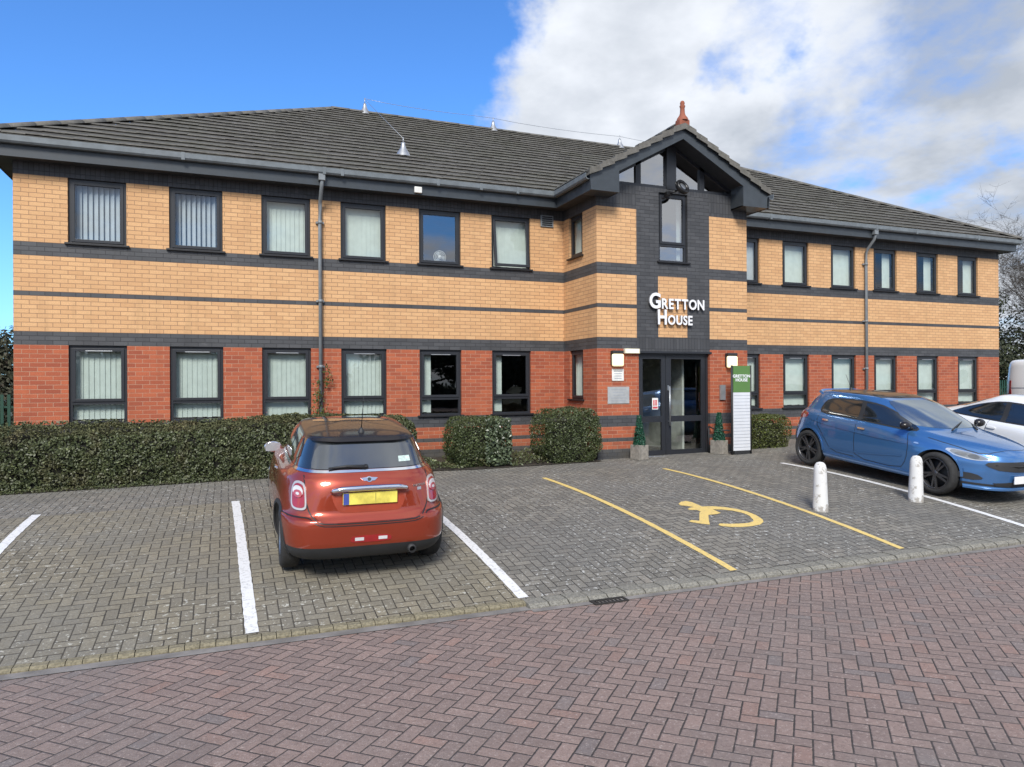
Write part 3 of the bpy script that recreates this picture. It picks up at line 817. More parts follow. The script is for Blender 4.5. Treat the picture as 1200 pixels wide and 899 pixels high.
for s_ in (-1, 1):
    t_ = bmesh.new(); z = lambda v: topg(GXC+s_*v)
    q = [(1.52, z(1.52)), (0, z(0)), (0, z(0)-.07), (1.52, z(1.52)-.07)]
    lo = [t_.verts.new((GXC+s_*p[0], yg-.03, p[1])) for p in q]; hi = [t_.verts.new((GXC+s_*p[0], yg+.05, p[1])) for p in q]
    t_.faces.new(lo); t_.faces.new(hi)
    for i in range(4): t_.faces.new([lo[i], lo[(i+1) % 4], hi[(i+1) % 4], hi[i]])
    mb.join(t_)
gw = mb.build('gable_window', FRAME, bld, label='triangular gable window under the entrance roof')
mb = MB()
for a, b_ in ((10.44, 11.07), (11.19, 11.80), (12.03, 12.64), (12.76, 13.44)):
    q = [(a, ZG+.05), (b_, ZG+.05), (b_, topg(b_)-.05), (a, topg(a)-.05)]
    mb.quad([(p[0], yg+.01, p[1]) for p in q])
mb.build('pane', GLASSUP, gw)
mb = MB()
mb.prism([(10.5, ZG-.05), (13.36, ZG-.05), (13.36, ZG+.1), (GXC, 6.45), (10.5, ZG+.1)], -(yg+.62), -(yg+.60), Matrix.Rotation(R(90), 4, 'X'))
mb.box((10.2, yg+.06, ZG-.07), (13.7, yg+.6, ZG-.03))
mb.build('gable_room_wall', DARKIN, bld)

# ---- windows
def blind(parent, P, w, z0, z1, mat, part=1.0, seed=0, label=None, gap=.0):
    """vertical slat blind; P(u, z, depth)"""
    mb = MB(); r_ = random.Random(seed); sw = .083; n = int(w*part/sw); ang = R(9)
    for i in range(n):
        u = .02+i*sw; a = ang+r_.uniform(-.07, .07)+gap
        du, dd_ = sw*.56*math.cos(a), sw*.56*math.sin(a); um = u+sw/2
        bot = z0+.01+r_.uniform(0, .012)
        mb.quad([P(um-du, bot, .17+dd_), P(um+du, bot, .17-dd_), P(um+du, z1, .17-dd_), P(um-du, z1, .17+dd_)])
    return mb.build('blind', mat, parent, label)
def window(o, d_, n, w, z0, z1, transom=None, bl=1., blmat=None, label=None, seed=0, opened=False, gap=0, sill=True, vent=False, gmat=None):
    P = lambda u, z, k=0: (o[0]+d_[0]*u-n[0]*k, o[1]+d_[1]*u-n[1]*k, z)
    def bx(mb, u0, u1, za, zb_, k0, k1, bev=.004):
        a, b_ = P(u0, za, k0), P(u1, zb_, k1)
        mb.box([min(a[i], b_[i]) for i in range(3)], [max(a[i], b_[i]) for i in range(3)], bev=bev)
    fo = .055; k0 = .045
    mb = MB()
    bx(mb, .003, fo, z0+.003, z1-.003, k0, k0+.07); bx(mb, w-fo, w-.003, z0+.003, z1-.003, k0, k0+.07)
    bx(mb, fo-.004, w-fo+.004, z1-fo, z1-.003, k0+.001, k0+.069); bx(mb, fo-.004, w-fo+.004, z0+.003, z0+fo, k0+.001, k0+.069)
    if transom: bx(mb, fo-.004, w-fo+.004, transom-.028, transom+.028, k0+.001, k0+.069)
    wn = mb.build('window', FRAME, bld, label)
    # opening sash
    zs0 = (transom+.022) if transom else z0+fo-.008
    mb = MB(); s0, s1, st = fo-.008, w-fo+.008, .052
    bx(mb, s0, s0+st, zs0, z1-fo+.008, k0-.018, k0+.03); bx(mb, s1-st, s1, zs0, z1-fo+.008, k0-.018, k0+.03)
    bx(mb, s0+st-.003, s1-st+.003, z1-fo+.008-st, z1-fo+.008, k0-.017, k0+.029); bx(mb, s0+st-.003, s1-st+.003, zs0, zs0+st, k0-.017, k0+.029)
    t_ = bmesh.new()
    sash = mb.build('sash', FRAME, wn)
    mb = MB()
    gl = [P(s0+st-.01, zs0+st-.01, k0+.01), P(s1-st+.01, zs0+st-.01, k0+.01), P(s1-st+.01, z1-fo+.008-st+.01, k0+.01), P(s0+st-.01, z1-fo+.008-st+.01, k0+.01)]
    mb.quad(gl); pane = mb.build('pane', gmat or GLASS, wn)
    if opened:
        ax = Vector(P(0, z1-fo, k0)); rot = Matrix.Translation(ax) @ Matrix.Rotation(R(-7), 4, 'X') @ Matrix.Translation(-ax)
        sash.data.transform(rot); pane.data.transform(rot)
    if transom:
        mb = MB(); mb.quad([P(fo-.01, z0+fo-.01, k0+.03), P(w-fo+.01, z0+fo-.01, k0+.03), P(w-fo+.01, transom-.02, k0+.03), P(fo-.01, transom-.02, k0+.03)])
        mb.build('pane', gmat or GLASS, wn)
    if vent:
        mb = MB(); bx(mb, w*.28, w*.74, z1-.10, z1-.085, k0-.026, k0-.016, .002); mb.build('trickle_vent', ALU, wn)
    if sill:
        mb = MB(); bx(mb, -.045, w+.045, z0-.012, z0+.022, -.05, k0+.02, .004); mb.build('sill', SILLM, wn)
    if bl: blind(wn, P, w, z0+.06, z1-.05, blmat or BLIND, bl, seed, gap=gap)
    return wn
F_ = dict(d_=(1, 0), n=(0, -1))
upb = [(1., BLIND_SKYGREY, .35), (1., BLIND_SKYGREY, .55), (1., BLIND, 0), (1., BLIND, -.1), (0, None, 0), (1., BLIND, 0)]
grb = [(1., BLIND, 0), (1., BLIND, 0), (1., BLIND, .0), (1., BLIND, .1), (.30, BLIND, 0), (.30, BLIND, -.2)]
for i, x in enumerate(LW):
    window((x, 0), w=WW, z0=UP[0], z1=UP[1], bl=upb[i][0], blmat=upb[i][1], gap=upb[i][2], seed=i, opened=(i == 5), gmat=glassmat('reflective_glass', .24) if i == 4 else None,
           label=('dark window without a blind on the upper floor' if i == 4 else 'upper window with its sash propped open' if i == 5 else None), **F_)
    window((x, 0), w=WW, z0=GR[0], z1=GR[1], transom=GR[0]+.36, bl=grb[i][0], blmat=grb[i][1], gap=grb[i][2], seed=i+10, vent=True,
           label=('ground floor window with the blind drawn aside' if i > 3 else None), **F_)
upr = [(1., BLIND_SKYGREY, .2), (1., BLIND, 0), (1., BLIND, .05), (.35, BLIND, 0), (.35, BLIND, 0), (.4, BLIND, 0)]
for i, x in enumerate(RW):
    w_ = window((x, 0), w=RWW, z0=UP[0], z1=UP[1], bl=upr[i][0], blmat=upr[i][1], gap=upr[i][2], seed=i+20,
                label='dark upper window with the blind pushed to the right' if i > 2 else None, **F_)
    if i > 2:
        for ch in w_.children:
            if ch.name.startswith('blind'): ch.location.x = RWW*(1-upr[i][0])-.06
    window((x, 0), w=RWW, z0=GR[0], z1=GR[1], transom=GR[0]+.36, bl=1., blmat=BLIND, seed=i+30, vent=True, **F_)
# bay side windows (facing -x)
window((BX0, -.29), d_=(0, -1), n=(-1, 0), w=.61, z0=4.20, z1=5.10, bl=.95, blmat=BLIND, seed=50, gap=-1.2, label='narrow upper window in the side of the bay')
window((BX0, -.29), d_=(0, -1), n=(-1, 0), w=.61, z0=1.20, z1=2.25, bl=.95, blmat=BLIND, seed=51, gap=-1.2, label='narrow ground floor window in the side of the bay')
# tall window above the entrance
w_ = window((WX0, BY), d_=(1, 0), n=(0, -1), w=WX1-WX0, z0=WZ0, z1=WZ1, transom=4.42, bl=0, gmat=GLASSMID, label='tall window above the entrance')
mb = MB(); mb.box((WX1-.14, BY+.2, WZ0+.1), (WX1-.05, BY+.21, WZ1-.06)); mb.build('blind', BLIND, w_)

# ---- entrance door
dy0 = BY+.07
mb = MB(); B = mb.box
B((DX0+.003, dy0, .045), (DX0+.06, dy0+.08, 2.197)); B((DX1-.06, dy0, .045), (DX1-.003, dy0+.08, 2.197)); B((DX0+.055, dy0+.001, 2.13), (DX1-.055, dy0+.079, 2.197))
dr = mb.build('entrance_door', FRAME, bld, label='charcoal glazed double entrance door with a long steel pull handle')
xm = 11.80
leaves = ((DX0+.063, xm-.004), (xm+.004, DX1-.063))
for li, (a, b_) in enumerate(leaves):
    mb = MB(); B = mb.box; y0, y1 = dy0+.012, dy0+.062
    sl, sr = (.08, .10) if li == 0 else (.13, .10)
    B((a, y0, .05), (a+sl, y1, 2.127), bev=.004); B((b_-sr, y0, .05), (b_, y1, 2.127), bev=.004)
    B((a+sl-.002, y0+.001, .05), (b_-sr+.002, y1-.001, .15)); B((a+sl-.002, y0+.001, 2.05), (b_-sr+.002, y1-.001, 2.127)); B((a+sl-.002, y0+.001, .74), (b_-sr+.002, y1-.001, .86))
    lf = mb.build('door_leaf', FRAME, dr)
    mb = MB()
    for z0, z1 in ((.14, .75), (.85, 2.06)): mb.quad([(a+sl-.01, y0+.025, z0), (b_-sr+.01, y0+.025, z0), (b_-sr+.01, y0+.025, z1), (a+sl-.01, y0+.025, z1)])
    mb.build('door_pane', glassmat('door_glass', .16) if li == 0 else bpy.data.materials['door_glass'], dr)
mb = MB()
hx = xm+.06; mb.tube([(hx, dy0-.05, .66), (hx, dy0-.05, 1.48)], .016, 12)
for z in (.75, 1.39): mb.tube([(hx, dy0-.05, z), (hx, dy0+.013, z)], .01, 8)
mb.box((hx-.02, dy0+.002, 1.40), (hx+.02, dy0+.013, 1.50))
mb.build('handle', STEEL, dr)
mb = MB(); mb.box((DX0, BY-.10, .0), (DX1, BY+.18, .045), bev=.005); mb.build('threshold', ALU, dr)
mb = MB(); mb.box((DX0-.04, BY-.015, 2.165), (DX1+.04, BY+.0, 2.205)); mb.build('lintel_trim', FRAME, dr)

# ---- downpipes
def pipe(x, label):
    mb = MB()
    mb.tube([(x, -OV-.055, 5.5), (x, -OV-.055, 5.36), (x, -OV-.03, 5.26), (x, -.13, 5.05), (x, -.075, 4.95), (x, -.075, 4.70), (x, -.075, .0)], .036, 12)
    for z in (4.65, 3.15, 1.9, .9):
        mb.tube([(x, -.075, z-.03), (x, -.075, z+.03)], .044, 12); mb.box((x-.075, -.05, z-.02), (x+.075, -.004, z+.02))
    mb.box((x-.06, -OV-.11, 5.37), (x+.06, -OV-.0, 5.49), bev=.01)
    return mb.build('downpipe', PIPE, bld)
pipe(4.955, ''); pipe(18.95, '')

# ================================================================== THINGS ON THE BUILDING
def letters(parent, text, x, z, big, small, bold, y, mats, gap=.03):
    """small-caps raised letters; each glyph its own mesh; returns end x"""
    for i, ch in enumerate(text):
        cu = bpy.data.curves.new('letter', 'FONT'); cu.body = ch; cu.size = 1; cu.offset = bold; cu.extrude = .5; cu.resolution_u = 6
        o = bpy.data.objects.new('letter', cu); COL.objects.link(o)
        dg = bpy.context.evaluated_depsgraph_get(); me = bpy.data.meshes.new_from_object(o.evaluated_get(dg))
        bpy.data.objects.remove(o); bpy.data.curves.remove(cu)
        co = np.array([v.co[:] for v in me.vertices]); mn, mx = co.min(0), co.max(0)
        h, wf = (big if i == 0 else small)
        k = h/(mx[1]-mn[1]); w = (mx[0]-mn[0])*k*wf
        th = mats[2]
        for v in me.vertices:
            vx = (v.co.x-mn[0])*k*wf+x; vz = (v.co.y-mn[1])*k+z; vy = y-(v.co.z+.5)*th
            v.co = (vx-parent.location.x, vy-parent.location.y, vz-parent.location.z)
        me.materials.clear(); me.materials.append(mats[0]); me.materials.append(mats[1])
        for p in me.polygons: p.material_index = 0 if abs(p.normal.z) > .9 or abs(p.normal.y) > .9 else 1
        me.update()
        for p in me.polygons: p.material_index = 0 if abs(p.normal.y) > .9 else 1
        lo = bpy.data.objects.new('letter', me); COL.objects.link(lo); lo.parent = parent
        x += w+gap*(1.3 if i == 0 else 1)
    return x
sg = empty('building_name_sign', (12.0, BY-.03, 2.82))
tag(sg, 'raised white GRETTON HOUSE lettering on the dark brick above the entrance door', 'sign')
lm = (LETW, LETSIDE, .045)
letters(sg, 'GRETTON', 11.32, 3.05+.03, (.325, .92), (.215, .86), .028, BY-.03, lm, .022)
letters(sg, 'HOUSE', 11.52, 2.755, (.31, .80), (.20, .86), .028, BY-.03, lm, .024)

def lamp(x, z, label):
    e = empty('wall_lamp', (x, BY, z)); tag(e, label, 'wall lamp', 'square wall lamps beside the entrance')
    mb = MB(); mb.box((x-.12, BY-.05, z-.10), (x+.12, BY-.002, z+.18), bev=.012); mb.box((x-.125, BY-.12, z+.12), (x+.125, BY-.04, z+.185), bev=.012)
    mb.build('lamp_housing', BLKPL, e)
    mb = MB(); mb.box((x-.125, BY-.13, z-.13), (x+.125, BY-.052, z+.119), bev=.035); o = mb.build('lamp_diffuser', LAMPM, e)
    for p in o.data.polygons: p.use_smooth = True
m_, g_, b = newmat('lit_lamp_diffuser')
b.inputs['Base Color'].default_value = (.85, .78, .52, 1); b.inputs['Emission Color'].default_value = (1, .86, .50, 1); b.inputs['Emission Strength'].default_value = .55; b.inputs['Roughness'].default_value = .35
LAMPM = m_
lamp(10.56, 2.02, 'lit square wall lamp on the brick to the left of the entrance door')
lamp(13.37, 2.00, 'lit square wall lamp on the brick to the right of the entrance door')
e = empty('emergency_light', (10.91, BY, 2.19)); tag(e, 'flat cream emergency light above the left wall lamp next to the door head', 'light fitting')
mb = MB(); mb.box((10.74, BY-.07, 2.15), (11.09, BY-.002, 2.25), bev=.01); mb.build('casing', CREAM, e)
mb = MB(); mb.box((10.77, BY-.075, 2.165), (11.06, BY-.068, 2.235)); mb.build('diffuser', LAMPM, e)
def plate(name, x0, x1, z0, z1, mat, label, cat, lines, y=BY, th=.012, tm=None, bw=.012):
    e = empty(name, ((x0+x1)/2, y, (z0+z1)/2)); tag(e, label, cat)
    mb = MB(); mb.box((x0, y-th-.004, z0), (x1, y-.004, z1), bev=.003); mb.build('plate', mat, e)
    if lines:
        mb = MB(); r_ = random.Random(int(x0*100))
        for i in range(lines):
            z = z1-(z1-z0)*(i+1)/(lines+1); m_ = (x1-x0)*r_.uniform(.12, .28)
            mb.box((x0+m_, y-th-.006, z-bw/2), (x1-m_, y-th-.0035, z+bw/2))
        mb.build('print', tm or GREYT, e)
    return e
plate('notice', 10.47, 10.74, 1.60, 1.84, PLASTW, 'small white notice on the brick under the left wall lamp', 'notice', 4)
plate('metal_plaque', 10.37, 10.865, 1.14, 1.48, simple('brushed_plaque', (.42, .43, .43), .5, .25), 'wide brushed metal plaque on the brick left of the entrance door', 'plaque', 5, bw=.009)
plate('intercom_panel', 13.10, 13.24, 1.18, 1.50, ALU, 'small steel intercom panel on the brick half hidden by the green sign', 'intercom', 0, th=.03)
e = plate('door_notice', 11.475, 11.62, 1.00, 1.24, PLASTW, 'small white and red notice stuck on the left door glass', 'notice', 0, y=dy0+.03, th=.004)
mb = MB(); mb.box((11.49, dy0+.0195, 1.02), (11.605, dy0+.0225, 1.06)); 
for i in range(3): mb.box((11.50+i*.035, dy0+.0195, 1.08), (11.522+i*.035, dy0+.0225, 1.20))
mb.build('print', REDT, e)
e = empty('air_vent', (9.74, 0, 5.06)); tag(e, 'small grey louvred vent on the tan brick next to the bay corner', 'vent')
mb = MB(); mb.box((9.59, -.03, 4.94), (9.89, -.002, 5.19), bev=.004); mb.build('vent_frame', PIPE, e)
mb = MB()
for i in range(5): mb.box((9.62, -.042, 4.97+i*.042), (9.86, -.031, 4.99+i*.042))
mb.build('louvres', SILLM, e)
e = empty('alarm_box', (6.80, -OV, 5.38)); tag(e, 'small white square alarm box on the dark fascia below the gutter', 'alarm box')
mb = MB(); mb.box((6.73, -OV-.06, 5.32), (6.88, -OV-.002, 5.44), bev=.012); mb.build('box', PLASTW, e)
e = empty('desk_fan', (7.42, .30, 4.05)); tag(e, 'round white desk fan standing inside the dark upper window', 'fan')
mb = MB(); Mf = Matrix.Translation((7.42, .30, 4.20)) @ Matrix.Rotation(R(90), 4, 'X')
for rr_ in (.13, .10, .07, .04): mb.lathe([(rr_-.005, .03-rr_*.15), (rr_+.004, .03-rr_*.15), (rr_+.004, .04-rr_*.15), (rr_-.005, .04-rr_*.15)], 32, Mf)
mb.lathe([(0, .035), (.035, .03), (.035, -.05), (0, -.05)], 20, Mf)
mb.build('guard', PLASTW, e)
mb = MB()
for k in range(3): mb.prism([(.02, -.02), (.11, -.05), (.115, .03), (.02, .02)], -.005, .0, Mf @ Matrix.Rotation(k*2.094, 4, 'Z'))
mb.build('blades', BLIND_SKYGREY, e)
mb = MB(); mb.lathe([(0, 0), (.08, 0), (.07, .02), (.015, .03), (.012, .15), (0, .15)], 18, Matrix.Translation((7.42, .34, 3.99))); mb.build('stand', PLASTW, e)
mb = MB(); mb.box((6.97, .22, 3.93), (7.73, .5, 3.985)); tag(mb.build('desk', PLASTW), 'pale desk top just inside the dark upper window', 'desk')
# round ring under the gable
e = empty('round_floodlight', (11.90, BY-.22, 5.54)); tag(e, 'round black ring shaped lamp on an arm below the gable glazing', 'floodlight')
Mr = Matrix.Translation((11.97, BY-.30, 5.56)) @ Matrix.Rotation(R(62), 4, 'X') @ Matrix.Rotation(R(14), 4, 'Y')
mb = MB(); mb.lathe([(.105, -.05), (.15, -.05), (.165, -.03), (.165, .03), (.15, .05), (.105, .05), (.10, .0), (.105, -.05)], 40, Mr)
mb.build('ring', BLACKR, e, recalc=True)
mb = MB(); mb.lathe([(.06, -.03), (.085, -.02), (.085, .02), (.06, .03), (0, .03)], 30, Mr); mb.build('lens', STEEL, e)
mb = MB(); mb.tube([(11.80, BY-.002, 5.52), (11.80, BY-.15, 5.46), (11.90, BY-.24, 5.50)], .018, 8); mb.tube([(12.10, BY-.002, 5.56), (12.08, BY-.25, 5.56)], .014, 8)
mb.box((11.72, BY-.14, 5.42), (11.84, BY-.02, 5.50), bev=.01); mb.build('bracket', BLACKR, e)
# roof finial
e = empty('roof_finial', (GXC, GY0+.02, 6.82)); tag(e, 'terracotta finial standing on the tip of the entrance gable', 'finial')
mb = MB()
mb.box((GXC-.12, GY0-.04, 6.74), (GXC+.12, GY0+.14, 6.90), bev=.03)
mb.build('finial_base', TERRA, e)
mb = MB(); mb.lathe([(.12, .0), (.11, .05), (.065, .11), (.05, .16), (.045, .26), (.06, .30), (.04, .33), (.05, .36), (.035, .40), (0, .42)], 20, Matrix.Translation((GXC, GY0+.05, 6.88)))
mb.build('finial_spire', TERRA, e)
# roof safety posts and cable
def rpost(x, y, z, tall, label):
    e = empty('roof_safety_post', (x, y, z)); tag(e, label, 'roof post', 'safety posts on the roof')
    mb = MB(); mb.lathe([(.17, -.06), (.13, .03), (.07, .12), (.045, .2), (.04, .26), (0, .27)], 18, Matrix.Translation((x, y, z))); mb.build('base_cone', ALU, e)
    mb = MB(); mb.tube([(x, y, z+.24), (x, y, z+tall)], .011, 8); mb.build('rod', ALU, e)
rz = 9.16
posts = [(6.92, YR, rz, .42, 'ridge safety post at the left end of the long roof ridge'), (10.75, YR, rz, .38, 'ridge safety post in the middle of the long roof ridge'),
         (15.1, YR, rz, .38, 'ridge safety post nearest the entrance gable'), (6.90, 1.30, ZE+SL*1.7+.03, .38, 'metal safety post on its cone halfway up the front roof slope')]
for p in posts: rpost(*p)
mb = MB()
mb.tube([(6.92, YR, rz+.40)]+[(6.92+(10.75-6.92)*i/6, YR, rz+.38-.05*math.sin(math.pi*i/6)) for i in range(1, 6)]+[(10.75, YR, rz+.36)]+[(10.75+(15.1-10.75)*i/6, YR, rz+.35-.05*math.sin(math.pi*i/6)) for i in range(1, 6)]+[(15.1, YR, rz+.35), (17.9, YR, rz+.2)], .006, 5)
mb.tube([(6.92, YR, rz+.38), (6.90, 1.30, ZE+SL*1.7+.38)], .006, 5)
tag(mb.build('roof_safety_cable', ALU), 'thin safety cable strung between the posts along the roof ridge', 'cable')

# ---- totem sign
TY = -1.98
e = empty('entrance_totem_sign', (13.27, TY, .05)); tag(e, 'tall green and white company directory sign in front of the right entrance pillar', 'sign')
tz = H(13.2, TY)
mb = MB(); mb.box((13.06, TY-.03, 1.345), (13.49, TY+.03, 1.90), bev=.002); mb.build('green_panel', GREENS, e)
mb = MB()
mb.box((13.06, TY-.028, .13), (13.49, TY+.03, 1.343), bev=.002)
mb.build('white_panel', SIGNW, e)
mb = MB()
for i in range(1, 18): mb.box((13.065, TY-.0315, .13+i*.0675), (13.485, TY-.0275, .13+i*.0675+.006))
mb.build('slat_line', GREYT, e)
mb = MB(); mb.box((13.08, TY-.035, tz-.02), (13.47, TY+.035, .128)); mb.build('base', BLKPL, e)
mb = MB(); mb.tube([(13.035, TY-.01, tz-.02), (13.035, TY-.01, 1.91)], .022, 10); mb.tube([(13.515, TY-.01, tz-.02), (13.515, TY-.01, 1.91)], .022, 10); mb.build('post', BLKPL, e)
def flat_text(parent, text, cx, z, h, y, mat, wf=1.0, name='print'):
    cu = bpy.data.curves.new('t', 'FONT'); cu.body = text; cu.size = 1; cu.offset = .03; cu.extrude = .01; cu.align_x = 'CENTER'
    o = bpy.data.objects.new('t', cu); COL.objects.link(o)
    dg = bpy.context.evaluated_depsgraph_get(); me = bpy.data.meshes.new_from_object(o.evaluated_get(dg))
    bpy.data.objects.remove(o); bpy.data.curves.remove(cu)
    k = h/.72
    for v in me.vertices: v.co = Vector((cx+v.co.x*k*wf, y-v.co.z*.1, z+v.co.y*k))-parent.location
    me.materials.clear(); me.materials.append(mat)
    lo = bpy.data.objects.new(name, me); COL.objects.link(lo); lo.parent = parent
    return lo
flat_text(e, 'GRETTON', 13.27, 1.655, .062, TY-.032, LETW, 1.12, 'lettering'); flat_text(e, 'HOUSE', 13.27, 1.575, .062, TY-.032, LETW, 1.12, 'lettering')
# low rail between the door and the sign
e = empty('low_handrail', (12.9, -1.7, .06)); tag(e, 'low black metal rail between the door frame and the directory sign', 'handrail')
mb = MB(); mb.tube([(12.80, BY-.03, .62), (12.84, -1.72, .56), (13.02, -1.93, .55)], .016, 8); mb.build('rail', BLKPL, e)
mb = MB(); mb.tube([(12.80, BY-.03, .62), (12.80, BY-.03, .05)], .014, 8); mb.build('post', BLKPL, e)

# ---- foliage
rng = np.random.default_rng(7)
def leaves(name, P, Nn, size, mat, parent=None, jit=.8, aspect=.55, rg=None):
    """P (n,3) points, Nn (n,3) outward normals -> rhombic folded leaves"""
    rg = rg or rng
    n = len(P); N_ = Nn+rg.normal(0, jit, (n, 3)); N_ /= np.linalg.norm(N_, axis=1)[:, None]+1e-9
    T = rg.normal(0, 1, (n, 3)); T -= (T*N_).sum(1)[:, None]*N_; T /= np.linalg.norm(T, axis=1)[:, None]+1e-9
    B_ = np.cross(N_, T); s = size*rg.uniform(.6, 1.35, (n, 1))
    a = P-T*s*.5; c_ = P+T*s*.5; m1 = P+B_*s*aspect*.5+N_*s*.08; m2 = P-B_*s*aspect*.5+N_*s*.08
    V = np.stack([a, m1, c_, m2], 1).reshape(-1, 3); F2 = np.arange(4*n).reshape(n, 4)
    return npmesh(name, V, F2, mat, parent)
def vnoise(P, sc, seed):
    r_ = np.random.default_rng(seed); k = r_.normal(0, 1, (6, 3))*sc; ph = r_.uniform(0, 6.28, 6)
    return np.sin(P@k.T+ph).mean(1)
def hedge(name, x0, x1, y0, y1, zb, zt, label, cat, mat, dens=2600, size=.045, lump=.05, seed=1, group=None, shoulder=.10, taper=0, slope=None, topmat=None):
    """box hedge, leaves in a shell round a rounded box, zt(x) top height"""
    zt = zt if callable(zt) else (lambda x, v=zt: np.full_like(x, v))
    r_ = np.random.default_rng(seed); e = empty(name, ((x0+x1)/2, (y0+y1)/2, zb)); tag(e, label, cat, group)
    L_, D_ = x1-x0, y1-y0; Hh = float(np.mean(zt(np.array([x0, x1]))))-zb
    areas = np.array([L_*Hh, L_*Hh*.6, D_*Hh, D_*Hh, L_*D_]); ns = (areas*dens).astype(int)
    Ps, Ns = [], []
    for f_, n in enumerate(ns):
        a, b_ = r_.random(n), r_.random(n)
        if f_ == 4: x = x0+a*L_; y = y0+b_*D_; z = zt(x); nn = (0, 0, 1)
        else:
            if f_ < 2: x = x0+a*L_; y = np.full(n, y0 if f_ == 0 else y1); nn = (0, -1 if f_ == 0 else 1, 0)
            else: x = np.full(n, x0 if f_ == 2 else x1); y = y0+a*D_; nn = (-1 if f_ == 2 else 1, 0, 0)
            z = zb+b_*(zt(x)-zb)
        Ps.append(np.stack([x, y, z], 1)); Ns.append(np.tile(nn, (n, 1)))
    P_ = np.concatenate(Ps); N_ = np.concatenate(Ns).astype(float)
    # round the edges: squeeze towards a superellipsoid
    cx, cy = (x0+x1)/2, (y0+y1)/2
    zt_ = zt(P_[:, 0]); t_ = np.clip((P_[:, 2]-(zt_-shoulder*2.2))/(shoulder*2.2), 0, 1)
    ins = shoulder*(1-np.sqrt(np.clip(1-t_**2, 0, 1)))
    ey = np.clip((np.abs(P_[:, 1]-cy)-(D_/2-shoulder*2))/(shoulder*2), 0, 1); ex = np.clip((np.abs(P_[:, 0]-cx)-(L_/2-shoulder*2))/(shoulder*2), 0, 1)
    P_[:, 1] -= np.sign(P_[:, 1]-cy)*ins*(ey > 0); P_[:, 0] -= np.sign(P_[:, 0]-cx)*ins*(ex > 0)
    P_[:, 2] -= shoulder*.8*(np.maximum(ey, ex)**3)*(N_[:, 2] > .5)
    bt = np.clip((zb+.3-P_[:, 2])/.3, 0, 1)*taper
    P_[:, 1] -= np.sign(P_[:, 1]-cy)*bt*(ey > .5); P_[:, 0] -= np.sign(P_[:, 0]-cx)*bt*(ex > .5)
    lm_ = lump*(vnoise(P_, 3.2, seed)+.7*vnoise(P_, 8., seed+1)+.5*vnoise(P_, 19., seed+2))
    dep = np.abs(r_.normal(0, .035, len(P_)))
    P_ += N_*(lm_-dep+.01)[:, None]
    hole = vnoise(P_, 14., seed+5)+.5*vnoise(P_, 30., seed+6)
    keep = (hole > -.42) | (r_.random(len(P_)) < .28)
    P_, N_ = P_[keep], N_[keep]
    sk = slope if slope else (lambda x: 0*x)
    P_[:, 2] = zb+(P_[:, 2]-zb)*(1-sk(P_[:, 0])*np.clip((y1-P_[:, 1])/D_, 0, 1))
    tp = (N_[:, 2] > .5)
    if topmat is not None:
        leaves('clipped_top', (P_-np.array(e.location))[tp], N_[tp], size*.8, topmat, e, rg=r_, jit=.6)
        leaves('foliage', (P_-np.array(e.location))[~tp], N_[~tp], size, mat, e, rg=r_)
    else: leaves('foliage', P_-np.array(e.location), N_, size, mat, e, rg=r_)
    # stray twigs standing proud
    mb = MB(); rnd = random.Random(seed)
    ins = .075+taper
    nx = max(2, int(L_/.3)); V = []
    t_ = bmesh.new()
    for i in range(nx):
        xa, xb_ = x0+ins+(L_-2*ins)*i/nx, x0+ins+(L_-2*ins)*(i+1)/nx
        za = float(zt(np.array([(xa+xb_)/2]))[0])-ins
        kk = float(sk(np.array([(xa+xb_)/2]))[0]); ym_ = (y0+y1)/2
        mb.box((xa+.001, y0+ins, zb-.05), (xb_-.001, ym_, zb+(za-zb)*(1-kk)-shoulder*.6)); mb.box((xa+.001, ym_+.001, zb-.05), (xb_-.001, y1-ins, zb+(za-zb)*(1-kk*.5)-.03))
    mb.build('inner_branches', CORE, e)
    return e
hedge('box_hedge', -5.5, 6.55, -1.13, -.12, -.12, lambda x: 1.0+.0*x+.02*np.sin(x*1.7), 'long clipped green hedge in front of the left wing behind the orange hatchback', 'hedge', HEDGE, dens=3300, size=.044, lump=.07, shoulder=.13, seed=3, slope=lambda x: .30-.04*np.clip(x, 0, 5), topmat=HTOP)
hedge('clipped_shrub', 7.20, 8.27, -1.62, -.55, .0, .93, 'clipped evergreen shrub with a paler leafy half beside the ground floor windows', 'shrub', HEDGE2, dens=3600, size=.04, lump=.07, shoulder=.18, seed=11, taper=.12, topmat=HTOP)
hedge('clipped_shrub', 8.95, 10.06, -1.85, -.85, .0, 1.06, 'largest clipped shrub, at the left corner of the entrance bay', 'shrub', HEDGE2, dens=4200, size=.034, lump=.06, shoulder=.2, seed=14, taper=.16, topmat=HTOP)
hedge('clipped_shrub', 14.0, 15.12, -1.45, -.5, .05, .82, 'small yellow green clipped shrub between the directory sign and the blue hatchback', 'shrub', HEDGE3, dens=3600, size=.036, lump=.05, shoulder=.13, seed=17, taper=.05)
